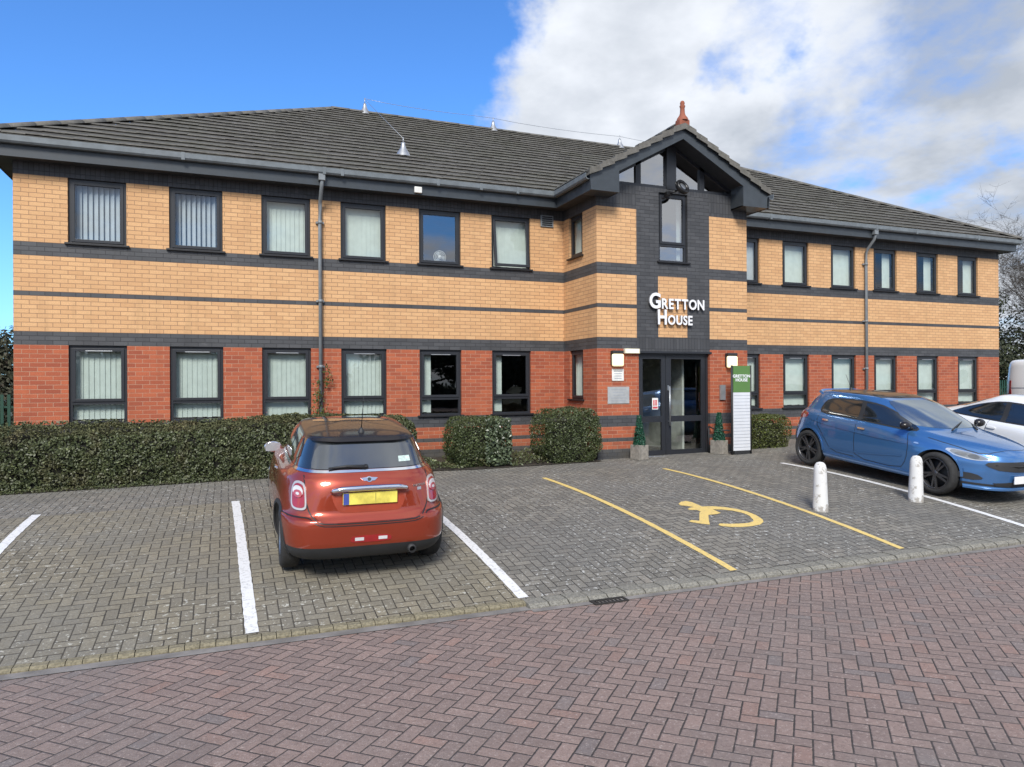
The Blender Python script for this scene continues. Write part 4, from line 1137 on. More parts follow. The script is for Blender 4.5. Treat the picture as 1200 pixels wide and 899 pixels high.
# planting bed and low ground cover
xs = lin(-30, 10.1, 60)
def bedf(x):
    return -1.22 if x < 4.5 else -1.22-.55*clamp((x-4.5)/3, 0, 1)
mb = MB()
for a, b_ in zip(xs[:-1], xs[1:]):
    mb.quad([(a, bedf(a), hpark(a, bedf(a))+.012), (b_, bedf(b_), hpark(b_, bedf(b_))+.012), (b_, -.0, hpark(b_, 0)+.05), (a, -.0, hpark(a, 0)+.05)])
tag(mb.build('planting_bed', SOIL), kind='structure')
n = 5200; r_ = np.random.default_rng(5)
x = r_.uniform(6.3, 10.0, n); y = r_.uniform(-1.75, -.1, n)
hgt = np.maximum(0, .10+.08*np.sin(x*5.1)+.06*np.sin(x*11+1))*r_.random(n)
keep = (y > -1.70)
P_ = np.stack([x, y, .03+hgt], 1)[keep]
o = leaves('ground_cover', P_, np.tile((0, -.3, 1.), (len(P_), 1)), .05, HEDGE, rg=r_); tag(o, 'low dark leafy ground cover along the foot of the wall between the clipped shrubs', 'ground cover', kind='stuff')
n = 3000; x = r_.uniform(-4, 6.4, n); y = r_.uniform(-1.26, -1.12, n); P_ = np.stack([x, y, np.array([hpark(a, b_) for a, b_ in zip(x, y)])+.01+.05*r_.random(n)**2], 1)
o = leaves('fallen_leaves', P_, np.tile((0, -.3, 1.), (len(P_), 1)), .035, HEDGE, rg=r_); tag(o, 'loose dark leaves along the foot of the long hedge', 'leaf litter', kind='stuff')
# laurel-like leaves on the right half of the first shrub
n = 1500; x = r_.uniform(7.72, 8.22, n); z = r_.uniform(.05, .9, n); P_ = np.stack([x, -1.66+.06*r_.normal(0, .6, n)-.0*x, z], 1)
PALE = leafmat('pale_glossy_leaf', (.04, .055, .03), (.10, .13, .07), (.06, .08, .04), rough=.32)
e = empty('leafy_bush', (8.07, -1.66, 0)); tag(e, 'loose glossy leaved bush growing against the right half of the middle shrub', 'bush')
leaves('foliage', P_-np.array(e.location), np.tile((0, -1., .4), (n, 1)), .06, PALE, e, rg=r_)
# climbing plant on the left downpipe
e = empty('climbing_plant', (4.95, -.1, .9)); tag(e, 'small ivy sprigs climbing round the left downpipe', 'climbing plant')
P_ = []
for cx, cz, rr_, n in ((-.06, 1.35, .10, 60), (.13, 1.62, .08, 45), (-.10, 1.02, .11, 70), (.08, .98, .10, 60), (.11, 1.85, .05, 18), (-.05, 1.6, .05, 20)):
    P_.append(np.stack([4.95+cx+r_.normal(0, rr_*.5, n), -.13+r_.normal(0, .03, n), cz+r_.normal(0, rr_*.8, n)], 1))
P_ = np.concatenate(P_)
leaves('foliage', P_-np.array(e.location), np.tile((0, -1., .2), (len(P_), 1)), .05, HEDGE3, e, rg=r_)
mb = MB(); mb.tube([(4.90, -.12, .1), (4.88, -.12, 1.0), (5.0, -.12, 1.4), (5.02, -.12, 1.9)], .008, 5); mb.build('stem', BARK, e)

# ---- planters with cone topiary
def planter(x, y, label):
    z = H(x, y)
    e = empty('planter', (x, y, z), (0, 0, R(12))); tag(e, label, 'planter', 'stone planters with cone topiary beside the door')
    mb = MB(); w = .128
    for a in ((-w, -w, 0, w, -w+.025, .29), (-w, w-.025, 0, w, w, .29), (-w, -w+.025, 0, -w+.025, w-.025, .29), (w-.025, -w+.025, 0, w, w-.025, .29)):
        mb.box(a[:3], a[3:], bev=.006)
    mb.box((-w+.02, -w+.02, .01), (w-.02, w-.02, .24)); mb.build('pot', STONEP, e, local=False)
    r_ = np.random.default_rng(int(x*10)); n = 2400
    h = r_.random(n)**1.4; rad = .135*(1-h*.72)*np.sqrt(r_.uniform(.45, 1, n)); th = r_.uniform(0, 6.283, n)
    P_ = np.stack([rad*np.cos(th), rad*np.sin(th), .27+h*.60], 1); N_ = np.stack([np.cos(th), np.sin(th), np.full(n, .4)], 1)
    leaves('topiary_foliage', P_, N_, .032, TOPI, e, rg=r_)
    mb = MB(); mb.lathe([(.09, .25), (.08, .4), (.03, .82), (0, .84)], 12); mb.build('topiary_core', CORE, e, local=False)
planter(10.93, -1.78, 'stone planter with green cone topiary to the left of the entrance door')
planter(12.90, -1.74, 'stone planter with green cone topiary between the door and the green sign')

# ---- bollards
def bollard(x, y, lean, label):
    z = hpark(x, y)
    e = empty('bollard', (x, y, z), (R(lean), R(lean*.5), 0)); tag(e, label, 'bollard', 'white bollards beside the blue hatchback')
    mb = MB(); mb.lathe([(.105, -.03), (.103, .05), (.096, .2), (.088, .45), (.083, .58), (.070, .635), (.045, .665), (0, .675)], 28); o = mb.build('post', BOLL, e, local=False)
m_, g_, b = newmat('worn_white_concrete')
co = g_.n('ShaderNodeTexCoord').outputs['Object']; n_ = g_.noise(co, 9, 6, .7)
x_, y_, z_ = g_.xyz(co)
n2_ = g_.m('ADD', n_, g_.m('MULTIPLY', g_.ramp(z_, .14, 0.), .16))
col = g_.mix(g_.ramp(n2_, .54, .64), (.66, .66, .65), (.36, .34, .31))
g_.put(b.inputs['Base Color'], col); b.inputs['Roughness'].default_value = .8
bp = g_.n('ShaderNodeBump'); bp.inputs['Strength'].default_value = .5; bp.inputs['Distance'].default_value = .01
g_.put(bp.inputs['Height'], n_); g_.put(b.inputs['Normal'], bp.outputs[0]); BOLL = m_
bollard(10.93, -6.46, 0, 'worn white concrete bollard beside the yellow line, the left one of two')
bollard(12.72, -6.50, 1.0, 'worn white concrete bollard in front of the blue hatchback front wheel')

# ---- fences behind
def palisade(name, x0, x1, y, zb, h, label):
    e = empty(name, ((x0+x1)/2, y, zb)); tag(e, label, 'fence')
    mb = MB(); x = x0
    while x < x1:
        mb.box((x, y, zb), (x+.07, y+.02, zb+h), None); x += .15
    mb.build('pales', FENCEG, e)
    mb = MB()
    for z in (.35, h-.35): mb.box((x0, y+.021, zb+z), (x1, y+.06, zb+z+.05))
    mb.build('rail', FENCEG, e)
    mb = MB(); x = x0
    while x < x1: mb.box((x, y+.062, zb-.05), (x+.1, y+.16, zb+h-.1)); x += 2.75
    mb.build('fence_post', FENCEG, e)
palisade('palisade_fence', -14, -1.2, 8, -.15, 1.5, 'dark green palisade fence to the left of the building')
palisade('palisade_fence', 27, 50, 8, .1, 1.5, 'dark green palisade fence behind the van to the right of the building')

# ---- trees
def bare_tree(name, loc, h, seed, label, spread=.45, levels=5, trunk=.16, mat=BARK, twigleaf=0, group=None):
    rnd = random.Random(seed); e = empty(name, loc); tag(e, label, 'tree', group)
    V, Fc = [], []
    def seg(p, q, r0, r1, k):
        d_ = (q-p).normalized(); a = d_.cross(Vector((0, 0, 1)));
        if a.length < .05: a = Vector((1, 0, 0))
        a.normalize(); b_ = d_.cross(a); i0 = len(V)
        for pp, rr_ in ((p, r0), (q, r1)):
            for j in range(k):
                t_ = j*2*math.pi/k; V.append(tuple(pp+a*(rr_*math.cos(t_))+b_*(rr_*math.sin(t_))))
        for j in range(k): Fc.append((i0+j, i0+(j+1) % k, i0+k+(j+1) % k, i0+k+j))
    tips = []
    store = {}
    def grow(p, d_, L_, r, lv):
        nseg = 4 if lv < 2 else 3; k = 8 if lv == 0 else 5 if lv < 3 else 3
        for i in range(nseg):
            q = p+d_*(L_/nseg); r2 = r*(.86 if lv == 0 else .80)
            seg(p, q, r, r2, k); p, r = q, r2
            d_ = (d_+Vector((rnd.gauss(0, .09), rnd.gauss(0, .09), .05))).normalized()
            if lv < levels and (lv > 0 or i > 0):
                for _ in range(2 if lv < levels-1 else 3):
                    if rnd.random() < .85:
                        a = Vector((rnd.gauss(0, 1), rnd.gauss(0, 1), rnd.gauss(.1, .5))).normalized()
                        nd = (d_*(1-spread)+a*spread*1.1).normalized()
                        grow(p, nd, L_*rnd.uniform(.45, .72), max(r*.5, .006), lv+1)
        tips.append(p)
    grow(Vector((0, 0, -.2)), Vector((0, 0, 1)), h*.55, trunk, 0)
    me = bpy.data.meshes.new('branches'); me.from_pydata(V, [], Fc); me.materials.append(mat)
    o = bpy.data.objects.new('branches', me); COL.objects.link(o); o.parent = e
    if twigleaf:
        T = np.array([t_[:] for t_ in tips]); r_ = np.random.default_rng(seed); P_ = np.repeat(T, twigleaf, 0)+r_.normal(0, .25, (len(T)*twigleaf, 3))
        leaves('foliage', P_, np.tile((0, 0, 1.), (len(P_), 1)), .16, FARL, e, rg=r_)
    return e
def bushy_tree(name, loc, w, h, seed, label, mat, n=9000, size=.22, cat='tree', group=None, clumps=26, low=.15):
    e = empty(name, loc); tag(e, label, cat, group); r_ = np.random.default_rng(seed); rnd = random.Random(seed)
    Ps, Ns = [], []
    mb = MB(); mb.tube([(0, 0, -.3), (.05, 0, h*.35), (0, .05, h*.8)], [w*.05, w*.035, .03], 8)
    for i in range(clumps):
        a = rnd.uniform(0, 6.28); z = rnd.uniform(low, .92)*h; rad = w*.5*math.sqrt(rnd.random())*(1-.55*max(0, z/h-.5)*2*.8)
        cx, cy = rad*math.cos(a), rad*math.sin(a); cr = w*rnd.uniform(.12, .22)
        m_ = n//clumps; u = r_.normal(0, 1, (m_, 3)); u /= np.linalg.norm(u, axis=1)[:, None]; q = cr*r_.uniform(.55, 1.1, (m_, 1))
        Ps.append(np.array([cx, cy, z])+u*q*np.array([1, 1, .8])); Ns.append(u)
        mb.tube([(0, 0, z*.6), (cx*.6, cy*.6, z*.85), (cx, cy, z)], [w*.02, w*.012, .01], 5)
    mb.build('trunk', BARK, e, local=False)
    leaves('crown', np.concatenate(Ps), np.concatenate(Ns), size, mat, e, rg=r_)
    return e
# left of the building, far
for i, (x, y, w, h, lb) in enumerate(((-4.6, 17, 5.5, 3.9, 'dull green tree beyond the fence at the left edge of the photo'), (-9.5, 19, 6, 4.6, 'dull green tree further left beyond the fence'), (-2.2, 22, 5, 4.2, 'dull green tree showing just beside the left corner of the building'), (-14, 16, 6, 5, 'dull green tree outside the left of the photo'))):
    bushy_tree('broadleaf_tree', (x, y, -.2), w, h, 40+i, lb, FARL, n=14000, size=.16, group='trees beyond the left fence', low=.05)
for i, (x, y, h, lb) in enumerate(((-7, 24, 6.2, 'thin bare tree behind the green trees on the left'),)):
    bare_tree('bare_tree', (x, y, -.2), h*.5, 60+i, lb, levels=4)
# right of the building
for i, (x, y, h, tr, lb) in enumerate(((47.0, 12.5, 9.6, .15, 'tall bare birch standing nearest to the right end of the building'), (50.0, 14, 11, .18, 'tall bare birch at the right edge of the photo'), (47.0, 19, 9, .13, 'smaller bare tree behind the tall birches'))):
    bare_tree('bare_tree', (x, y, -.2), h, 70+i, lb, levels=5, trunk=tr, spread=.5, group='bare trees beyond the right fence')
for i, (x, y, w, h, lb) in enumerate(((39.0, 14, 6, 5.6, 'dark evergreen tree beside the right corner of the building'), (44, 16, 7, 7.2, 'taller dark evergreen tree at the right edge of the photo'), (52, 14, 8, 7, 'dark evergreen tree outside the right of the photo'))):
    bushy_tree('evergreen_tree', (x, y, -.2), w, h, 80+i, lb, EVERG, n=20000, size=.18, group='evergreens beyond the right fence', low=.03, clumps=34)
# across the road behind the camera (they mirror in the glass)
for i, (x, y, w, h) in enumerate(((-22, -44, 9, 8), (-12, -47, 10, 9.5), (-2, -45, 9, 8), (8, -48, 10, 9), (18, -45, 9, 8), (29, -47, 10, 9), (40, -44, 9, 8.5))):
    bushy_tree('broadleaf_tree', (x, y, -.5), w, h*.78, 90+i, 'tree across the road behind the viewer', EVERG, n=9000, size=.55, group='trees across the road', low=.03)

# ================================================================== VEHICLES
def catmull(keys, n):
    K = np.array(keys, float); m_ = len(K); out = []
    ts = np.linspace(0, m_-1, n)
    # monotone cubic per column
    d_ = np.diff(K, axis=0); t_ = np.zeros_like(K); t_[1:-1] = np.where(d_[:-1]*d_[1:] > 0, 2*d_[:-1]*d_[1:]/(d_[:-1]+d_[1:]+1e-12), 0); t_[0] = d_[0]; t_[-1] = d_[-1]
    for t in ts:
        i = min(int(t), m_-2); u = t-i; h00 = 2*u**3-3*u**2+1; h10 = u**3-2*u**2+u; h01 = -2*u**3+3*u**2; h11 = u**3-u**2
        out.append(h00*K[i]+h10*t_[i]+h01*K[i+1]+h11*t_[i+1])
    return np.array(out)
def ring_pts(k, M_=144):
    """k = zf, zr, yf, yr, hw, nf, nr -> (M,3) even arc-length ring; y forward"""
    zf, zr, yf, yr, hw, nf, nr = k
    th = np.linspace(0, 2*np.pi, 1441)[:-1]; c_, s_ = np.cos(th), np.sin(th)
    ym = (yf+yr)/2; n = np.where(s_ > 0, nf, nr)
    x = hw*np.sign(c_)*np.abs(c_)**(2/n); y = np.where(s_ > 0, ym+(yf-ym)*np.abs(s_)**(2/n), ym-(ym-yr)*np.abs(s_)**(2/n))
    P_ = np.stack([x, y], 1)
    # resample each quarter so vertices keep matching between rings
    out = []
    for q in range(4):
        seg = np.concatenate([P_[q*360:(q+1)*360], P_[((q+1)*360) % 1440][None]]); L_ = np.r_[0, np.cumsum(np.linalg.norm(np.diff(seg, axis=0), axis=1))]
        tt = np.linspace(0, L_[-1], M_//4+1)[:-1]; out.append(np.stack([np.interp(tt, L_, seg[:, 0]), np.interp(tt, L_, seg[:, 1])], 1))
    P_ = np.concatenate(out); f_ = np.clip((P_[:, 1]-yr)/(yf-yr), 0, 1)
    return np.column_stack([P_, zr+(zf-zr)*f_])
def arcs(pts, it=2, closed=True):
    """chaikin corner cutting"""
    for _ in range(it):
        o_ = []
        n = len(pts); rng_ = range(n) if closed else range(n-1)
        for i in rng_:
            a, b_ = pts[i], pts[(i+1) % n]
            o_ += [tuple(a[k]*.78+b_[k]*.22 for k in range(2)), tuple(a[k]*.22+b_[k]*.78 for k in range(2))]
        pts = o_ if closed else [pts[0]]+o_+[pts[-1]]
    return pts
class Car:
    def __init__(s, name, loc, rot, label, keys, mats, zsplit, group=None, nlev=110, cat='car'):
        s.root = empty(name, loc, rot); tag(s.root, label, cat, group)
        R_ = catmull(keys, nlev); s.R = R_
        rings = [ring_pts(k) for k in R_]; M_ = len(rings[0])
        bm = bmesh.new(); vs = [[bm.verts.new(p) for p in r_] for r_ in rings]
        for a in range(nlev-1):
            for i in range(M_):
                f_ = bm.faces.new([vs[a][i], vs[a][(i+1) % M_], vs[a+1][(i+1) % M_], vs[a+1][i]]); f_.smooth = True
                zc = f_.calc_center_median(); f_.material_index = s.matof(zc, zsplit)
        f_ = bm.faces.new(vs[0][::-1]); f_.material_index = 1
        f_ = bm.faces.new(vs[-1]); f_.material_index = s.matof(f_.calc_center_median(), zsplit)
        bmesh.ops.recalc_face_normals(bm, faces=bm.faces[:])
        me = bpy.data.meshes.new('body'); bm.to_mesh(me)
        s.bvh = BVHTree.FromBMesh(bm); bm.free()
        for m_ in mats: me.materials.append(m_)
        s.body = bpy.data.objects.new('body', me); COL.objects.link(s.body); s.body.parent = s.root
    def matof(s, c_, zs): return zs(c_)
    def cut(s, yc, zc, r, depth=.27, hwid=1.0):
        for sd in (-1, 1):
            mb = MB(); a, b_ = sorted((sd*(hwid-depth-.13), sd*(hwid+.2)))
            mb.lathe([(0, a), (r, a), (r, b_), (0, b_)], 56, Matrix.Translation((0, yc, zc)) @ Matrix.Rotation(R(90), 4, 'Y'))
            cu = mb.build('cutter', BLKPL, None); cu.parent = s.root
            md = s.body.modifiers.new('b', 'BOOLEAN'); md.operation = 'DIFFERENCE'; md.object = cu; md.solver = 'EXACT'; md.material_mode = 'TRANSFER'
            bpy.context.view_layer.update(); dg = bpy.context.evaluated_depsgraph_get()
            me = bpy.data.meshes.new_from_object(s.body.evaluated_get(dg)); old = s.body.data
            s.body.modifiers.clear(); s.body.data = me; me.name = 'body'; bpy.data.meshes.remove(old); bpy.data.objects.remove(cu)
    def cast(s, kind, a, b_):
        if kind == 'R': o_, d_ = Vector((3, a, b_)), Vector((-1, 0, 0))
        elif kind == 'L': o_, d_ = Vector((-3, a, b_)), Vector((1, 0, 0))
        elif kind == 'B': o_, d_ = Vector((a, -5, b_)), Vector((0, 1, 0))
        elif kind == 'F': o_, d_ = Vector((a, 5, b_)), Vector((0, -1, 0))
        else: o_, d_ = Vector((a, b_, 3)), Vector((0, 0, -1))
        p, n, i, _ = s.bvh.ray_cast(o_, d_)
        if p is None:
            q = {'R': Vector((.8, a, b_)), 'L': Vector((-.8, a, b_)), 'B': Vector((a, -1.8, b_)), 'F': Vector((a, 1.9, b_)), 'T': Vector((a, b_, 1.4))}[kind]
            p, n, i, _ = s.bvh.find_nearest(q)
        if n.dot(d_) > 0: n = -n
        return p, n
    def patch(s, name, kind, pts, mat, off=.004, step=.035, label=None, parent=None, th=.008, smooth=True):
        bm = bmesh.new(); f_ = bm.faces.new([bm.verts.new((p[0], p[1], 0)) for p in pts])
        if f_.normal.z < 0: f_.normal_flip()
        for ax in (0, 1):
            lo, hi = min(p[ax] for p in pts), max(p[ax] for p in pts); v = lo+step
            while v < hi:
                co = [0, 0, 0]; co[ax] = v; no = [0, 0, 0]; no[ax] = 1
                bmesh.ops.bisect_plane(bm, geom=bm.verts[:]+bm.edges[:]+bm.faces[:], plane_co=co, plane_no=no); v += step
        N_ = {}
        for v in bm.verts:
            p, n = s.cast(kind, v.co.x, v.co.y); N_[v] = n; v.co = p+n*off
        be = [e for e in bm.edges if e.is_boundary]
        if th:
            r_ = bmesh.ops.extrude_edge_only(bm, edges=be)
            nv = [g_ for g_ in r_['geom'] if isinstance(g_, bmesh.types.BMVert)]
            for v in nv:
                src = min((e.other_vert(v) for e in v.link_edges if e.other_vert(v) in N_), key=lambda w: (w.co-v.co).length, default=None)
                if src is not None: v.co = v.co-N_[src]*th
            for e in be: e.smooth = False
        for f_ in bm.faces: f_.smooth = smooth
        bmesh.ops.recalc_face_normals(bm, faces=bm.faces[:])
        me = bpy.data.meshes.new(name); bm.to_mesh(me); bm.free(); me.materials.append(mat)
        o = bpy.data.objects.new(name, me); COL.objects.link(o); o.parent = parent or s.root
        if label: o['label'] = label
        return o
    def line(s, name, kind, pts, w, mat, off=.003, parent=None, smooth_it=1):
        pts = arcs(pts, smooth_it, False) if smooth_it else pts
        pts = [Vector(p) for p in pts]; dense = []
        for a, b_ in zip(pts[:-1], pts[1:]):
            n = max(1, int((b_-a).length/.03)); dense += [a.lerp(b_, i/n) for i in range(n)]
        dense.append(pts[-1]); mb = MB(); prev = None
        for i, p in enumerate(dense):
            t_ = (dense[min(i+1, len(dense)-1)]-dense[max(i-1, 0)]).normalized(); n2 = Vector((-t_.y, t_.x))
            pr = []
            for sg_ in (-1, 1):
                q = p+n2*sg_*w/2; P_, N_ = s.cast(kind, q.x, q.y); pr.append(mb.bm.verts.new(P_+N_*off))
            if prev: mb.bm.faces.new([prev[0], pr[0], pr[1], prev[1]]).smooth = True
            prev = pr
        return mb.build(name, mat, parent or s.root, local=False)
    def wheel(s, x, y, z, r, w, rimmat, style, rr):
        """x>0 right side; outer face away from centre"""
        sd = 1 if x > 0 else -1
        Mx = Matrix.Translation((x, y, z)) @ Matrix.Rotation(R(90)*sd, 4, 'Y')
        mb = MB()
        h = w/2
        mb.lathe([(rr, -h), (rr+.02, -h), (r-.03, -h), (r-.006, -h+.025), (r, -h+.05), (r, h-.05), (r-.006, h-.025), (r-.03, h-.004), (rr+.025, h-.002), (rr+.004, h-.01), (rr, h-.03), (rr, -h)], 56, Mx)
        wh = mb.build('wheel', RUBBER, s.root, local=False); wh['label'] = 'black tyre on its rim'
        wh.name = 'wheel'
        mb = MB()
        mb.lathe([(rr, -h+.01), (rr, h-.015), (rr-.012, h-.012), (rr-.02, h-.03), (rr-.02, -h+.01)], 48, Mx)
        mb.lathe([(0, h-.02), (.03, h-.022), (.05, h-.03), (.055, h-.06), (0, h-.06)], 24, Mx)
        nsp = 5
        for k in range(nsp):
            for dphi in ((-.16, .16) if style == 'twin' else (0,)):
                a = 2*math.pi*k/nsp+dphi
                ww = .016 if style == 'twin' else .032
                mb.prism([(.03, -ww*1.1), (rr-.015, -ww*.8+.0), (rr-.015, ww*.8), (.03, ww*1.1)], h-.055, h-.028, Mx @ Matrix.Rotation(a, 4, 'Z'), bev=.003)
        mb.build('rim', rimmat, wh, local=False)
        mb = MB(); mb.lathe([(0, -.03), (rr-.04, -.03), (rr-.04, -.01), (0, -.01)], 32, Mx); mb.build('brake_disc', ALU if style != 'twin' else BLKPL, wh, local=False)
        return wh
def mirror_housing(car, sd, x, y, z, mat, glass=True):
    mb = MB(); t_ = bmesh.new(); bmesh.ops.create_uvsphere(t_, u_segments=20, v_segments=14, radius=1)
    for v in t_.verts:
        v.co = Vector((v.co.x*.105, v.co.y*(.055 if v.co.y < 0 else .085), v.co.z*.068)); 
        if v.co.y < -.02: v.co.y = -.02
    for f_ in t_.faces: f_.smooth = True
    mb.join(t_, Matrix.Translation((sd*(x+.10), y, z)))
    m_ = mb.build('door_mirror', mat, car.root, local=False)
    mb = MB(); mb.tube([(sd*(x-.03), y+.03, z-.05), (sd*(x+.05), y+.02, z-.03)], .022, 8); mb.build('mirror_arm', BLKPL, m_, local=False)
    mb = MB(); mb.box((sd*(x+.1)-.085, y-.024, z-.05), (sd*(x+.1)+.085, y-.019, z+.05), bev=.002); mb.build('mirror_glass', MGLASS, m_, local=False)
    return m_

# ---------------- the orange hatchback, seen from behind
def pitch_at(x, y0, y1): return math.atan2(hpark(x, y1)-hpark(x, y0), y1-y0)
MX, MY = 4.60, -5.28
mz = (hpark(MX, MY-1.2)+hpark(MX, MY+1.27))/2+.012
keys = [ # zf, zr, yf, yr, hw, nf, nr
 (.17, .20, 1.70, -1.70, .72, 4, 5), (.19, .215, 1.76, -1.775, .785, 4, 5.5), (.30, .31, 1.83, -1.845, .835, 4, 6), (.42, .40, 1.85, -1.865, .848, 4, 6),
 (.54, .53, 1.85, -1.868, .85, 3.8, 6), (.63, .605, 1.83, -1.855, .848, 3.6, 5.8), (.68, .64, 1.80, -1.805, .843, 3.4, 5.2), (.74, .74, 1.74, -1.785, .835, 3.2, 4.8),
 (.81, .86, 1.62, -1.765, .820, 3.0, 4.4), (.87, .95, 1.42, -1.735, .798, 3.0, 4.2), (.91, .99, 1.10, -1.70, .765, 3.2, 4.2), (.95, 1.015, .86, -1.675, .725, 3.4, 4.4),
 (1.00, 1.04, .74, -1.655, .690, 3.6, 4.5), (1.15, 1.14, .52, -1.575, .645, 4, 4.5), (1.28, 1.25, .30, -1.485, .595, 4, 4.5), (1.345, 1.30, .14, -1.445, .565, 4, 4.5),
 (1.372, 1.328, .05, -1.42, .545, 4, 4.2), (1.390, 1.350, -.1, -1.30, .48, 3.5, 3.5), (1.403, 1.375, -.3, -1.05, .34, 3, 3), (1.408, 1.392, -.5, -.8, .12, 2.5, 2.5)]
def mini_split(c_):
    if c_.z < .345: return 1
    zt_ = 1.335+.026*min(0, c_.y+.2)
    if c_.z > 1.05 and c_.z <= zt_: return 2
    if c_.z > zt_: return 3
    return 0
mini = Car('orange_hatchback', (MX, MY, mz), (pitch_at(MX, MY-1.2, MY+1.27), 0, R(-1.0)), 'burnt orange small hatchback with black roof and yellow rear plate parked nose in', keys, [ORANGE, BLKPL, DGLASS, ROOFBLK], mini_split)
for yc in (-1.20, 1.267): mini.cut(yc, .315, .345, hwid=.80)
for yc in (-1.20, 1.267):
    for sd in (-1, 1): mini.wheel(sd*.722, yc, .305, .305, .19, RIMS, 'five', .205)
# black arch trims
for yc in (-1.20, 1.267):
    for kd in 'LR':
        a = [(yc+.385*math.cos(t_), .315+.385*math.sin(t_)) for t_ in np.linspace(R(-18), R(198), 30)]
        b_ = [(yc+.342*math.cos(t_), .315+.342*math.sin(t_)) for t_ in np.linspace(R(198), R(-18), 30)]
        mini.patch('wheel_arch_trim', kd, a+b_, BLKPL, off=.008, step=.06, th=.02)
# tailgate: outline seam, recess, plate
seam = [(-.60, 1.0), (-.60, .80), (-.565, .66), (-.50, .60), (-.42, .575), (0, .57), (.42, .575), (.50, .60), (.565, .66), (.60, .80), (.60, 1.0)]
tg = mini.patch('tailgate', 'B', arcs([(-.592, 1.012), (-.592, .80), (-.557, .665), (-.49, .61), (-.42, .585), (.42, .585), (.49, .61), (.557, .665), (.592, .80), (.592, 1.012)], 1), ORANGE, off=.007, th=.012)
mini.line('tailgate_seam', 'B', seam, .012, SILLM, off=.0015)
rec = mini.patch('plate_recess', 'B', arcs([(-.36, .885), (-.36, .80), (-.31, .685), (-.26, .66), (.26, .66), (.31, .685), (.36, .80), (.36, .885)], 1), simple('shaded_orange_recess', (.30, .045, .018), .4, coat=1), off=.0095, th=.006, parent=tg)
pt, pn = mini.cast('B', 0, .80)
yb = pt.y-.03
mb = MB(); mb.box((-.262, yb-.008, .742), (.262, yb+.012, .858), bev=.004); npl = mb.build('number_plate', YPLATE, mini.root, local=False)
mb = MB(); mb.box((-.258, yb-.0105, .746), (-.205, yb-.007, .854)); mb.build('plate_band', PBLUE, npl, local=False)
mb = MB(); mb.box((.045, yb-.0095, .75), (.055, yb-.0075, .85)); mb.build('plate_smudge', simple('plate_smudge', (.50, .44, .10), .5), npl, local=False)
mb = MB(); mb.tube([(-.37, yb+.02, .872), (-.35, yb-.004, .885), (-.27, yb-.014, .898), (0, yb-.018, .902), (.27, yb-.014, .898), (.35, yb-.004, .885), (.37, yb+.02, .872)], [.012, .022, .027, .028, .027, .022, .012], 14)
o = mb.build('chrome_handle', CHROME, tg, local=False)
def blob(car, name, kind, a, b_, ra, rb, th, mat, parent=None, off=0, seg=28, label=None, rot=0, n=2):
    """raised rounded disc/ellipse on the surface"""
    pts = []
    for k in range(seg):
        t_ = 2*math.pi*k/seg; u = ra*np.sign(math.cos(t_))*abs(math.cos(t_))**(2/n); v = rb*np.sign(math.sin(t_))*abs(math.sin(t_))**(2/n)
        pts.append((a+u*math.cos(rot)-v*math.sin(rot), b_+u*math.sin(rot)+v*math.cos(rot)))
    return car.patch(name, kind, pts, mat, off=off+th, th=th+.004, parent=parent, step=.03, label=label)
# badge with wings
bd = blob(mini, 'badge', 'B', 0, .962, .030, .022, .012, CHROME)
mini.patch('badge_wing', 'B', [(-.085, .972), (-.02, .978), (-.02, .950), (-.05, .950)], CHROME, off=.012, th=.01, parent=bd)
mini.patch('badge_wing', 'B', [(.02, .978), (.085, .972), (.05, .950), (.02, .950)], CHROME, off=.012, th=.01, parent=bd)
blob(mini, 'badge_centre', 'B', 0, .962, .018, .012, .015, BLKPL, parent=bd)
# model lettering on the tailgate
for i, ch in enumerate('COOPER'):
    cu = bpy.data.curves.new('l', 'FONT'); cu.body = ch; cu.size = .030; cu.extrude = .003; cu.offset = .0012
    o = bpy.data.objects.new('l', cu); COL.objects.link(o); me = bpy.data.meshes.new_from_object(o.evaluated_get(bpy.context.evaluated_depsgraph_get()))
    bpy.data.objects.remove(o); bpy.data.curves.remove(cu)
    p, n = mini.cast('B', .445+i*.023, .885)
    for v in me.vertices: v.co = Vector((.432+i*.0235+v.co.x, p.y-.016-v.co.z, .876+v.co.y))
    me.materials.append(CHROME); o = bpy.data.objects.new('lettering', me); COL.objects.link(o); o.parent = tg
mini.patch('badge_small', 'B', [(.475, .835), (.515, .835), (.515, .862), (.475, .862)], GREYT, off=.011, th=.005, parent=tg)
# tail lamps: chrome surround, red lens, pale round centre
for sd in (-1, 1):
    sh = [(.585, .90), (.60, .935), (.638, .95), (.676, .935), (.70, .88), (.712, .76), (.708, .705), (.67, .688), (.605, .695), (.583, .72)]
    P_ = [(sd*a, b_) for a, b_ in sh]
    su = mini.patch('tail_lamp', 'B', arcs(P_, 2), LSURR, off=.016, th=.03)
    cx, cz = .648, .815
    in_ = [(sd*(cx+(a-cx)*.80), cz+(b_-cz)*.84) for a, b_ in sh]
    ln = mini.patch('lens', 'B', arcs(in_, 2), REDL, off=.021, th=.006, parent=su)
    blob(mini, 'reflector', 'B', sd*.645, .855, .040, .050, .026, WHL, parent=su, n=2)
    blob(mini, 'bulb', 'B', sd*.645, .835, .034, .034, .030, simple('pink_lens', (.42, .07, .08), .2, coat=1), parent=su)
    blob(mini, 'bulb_centre', 'B', sd*.645, .835, .013, .013, .033, WHL, parent=su)
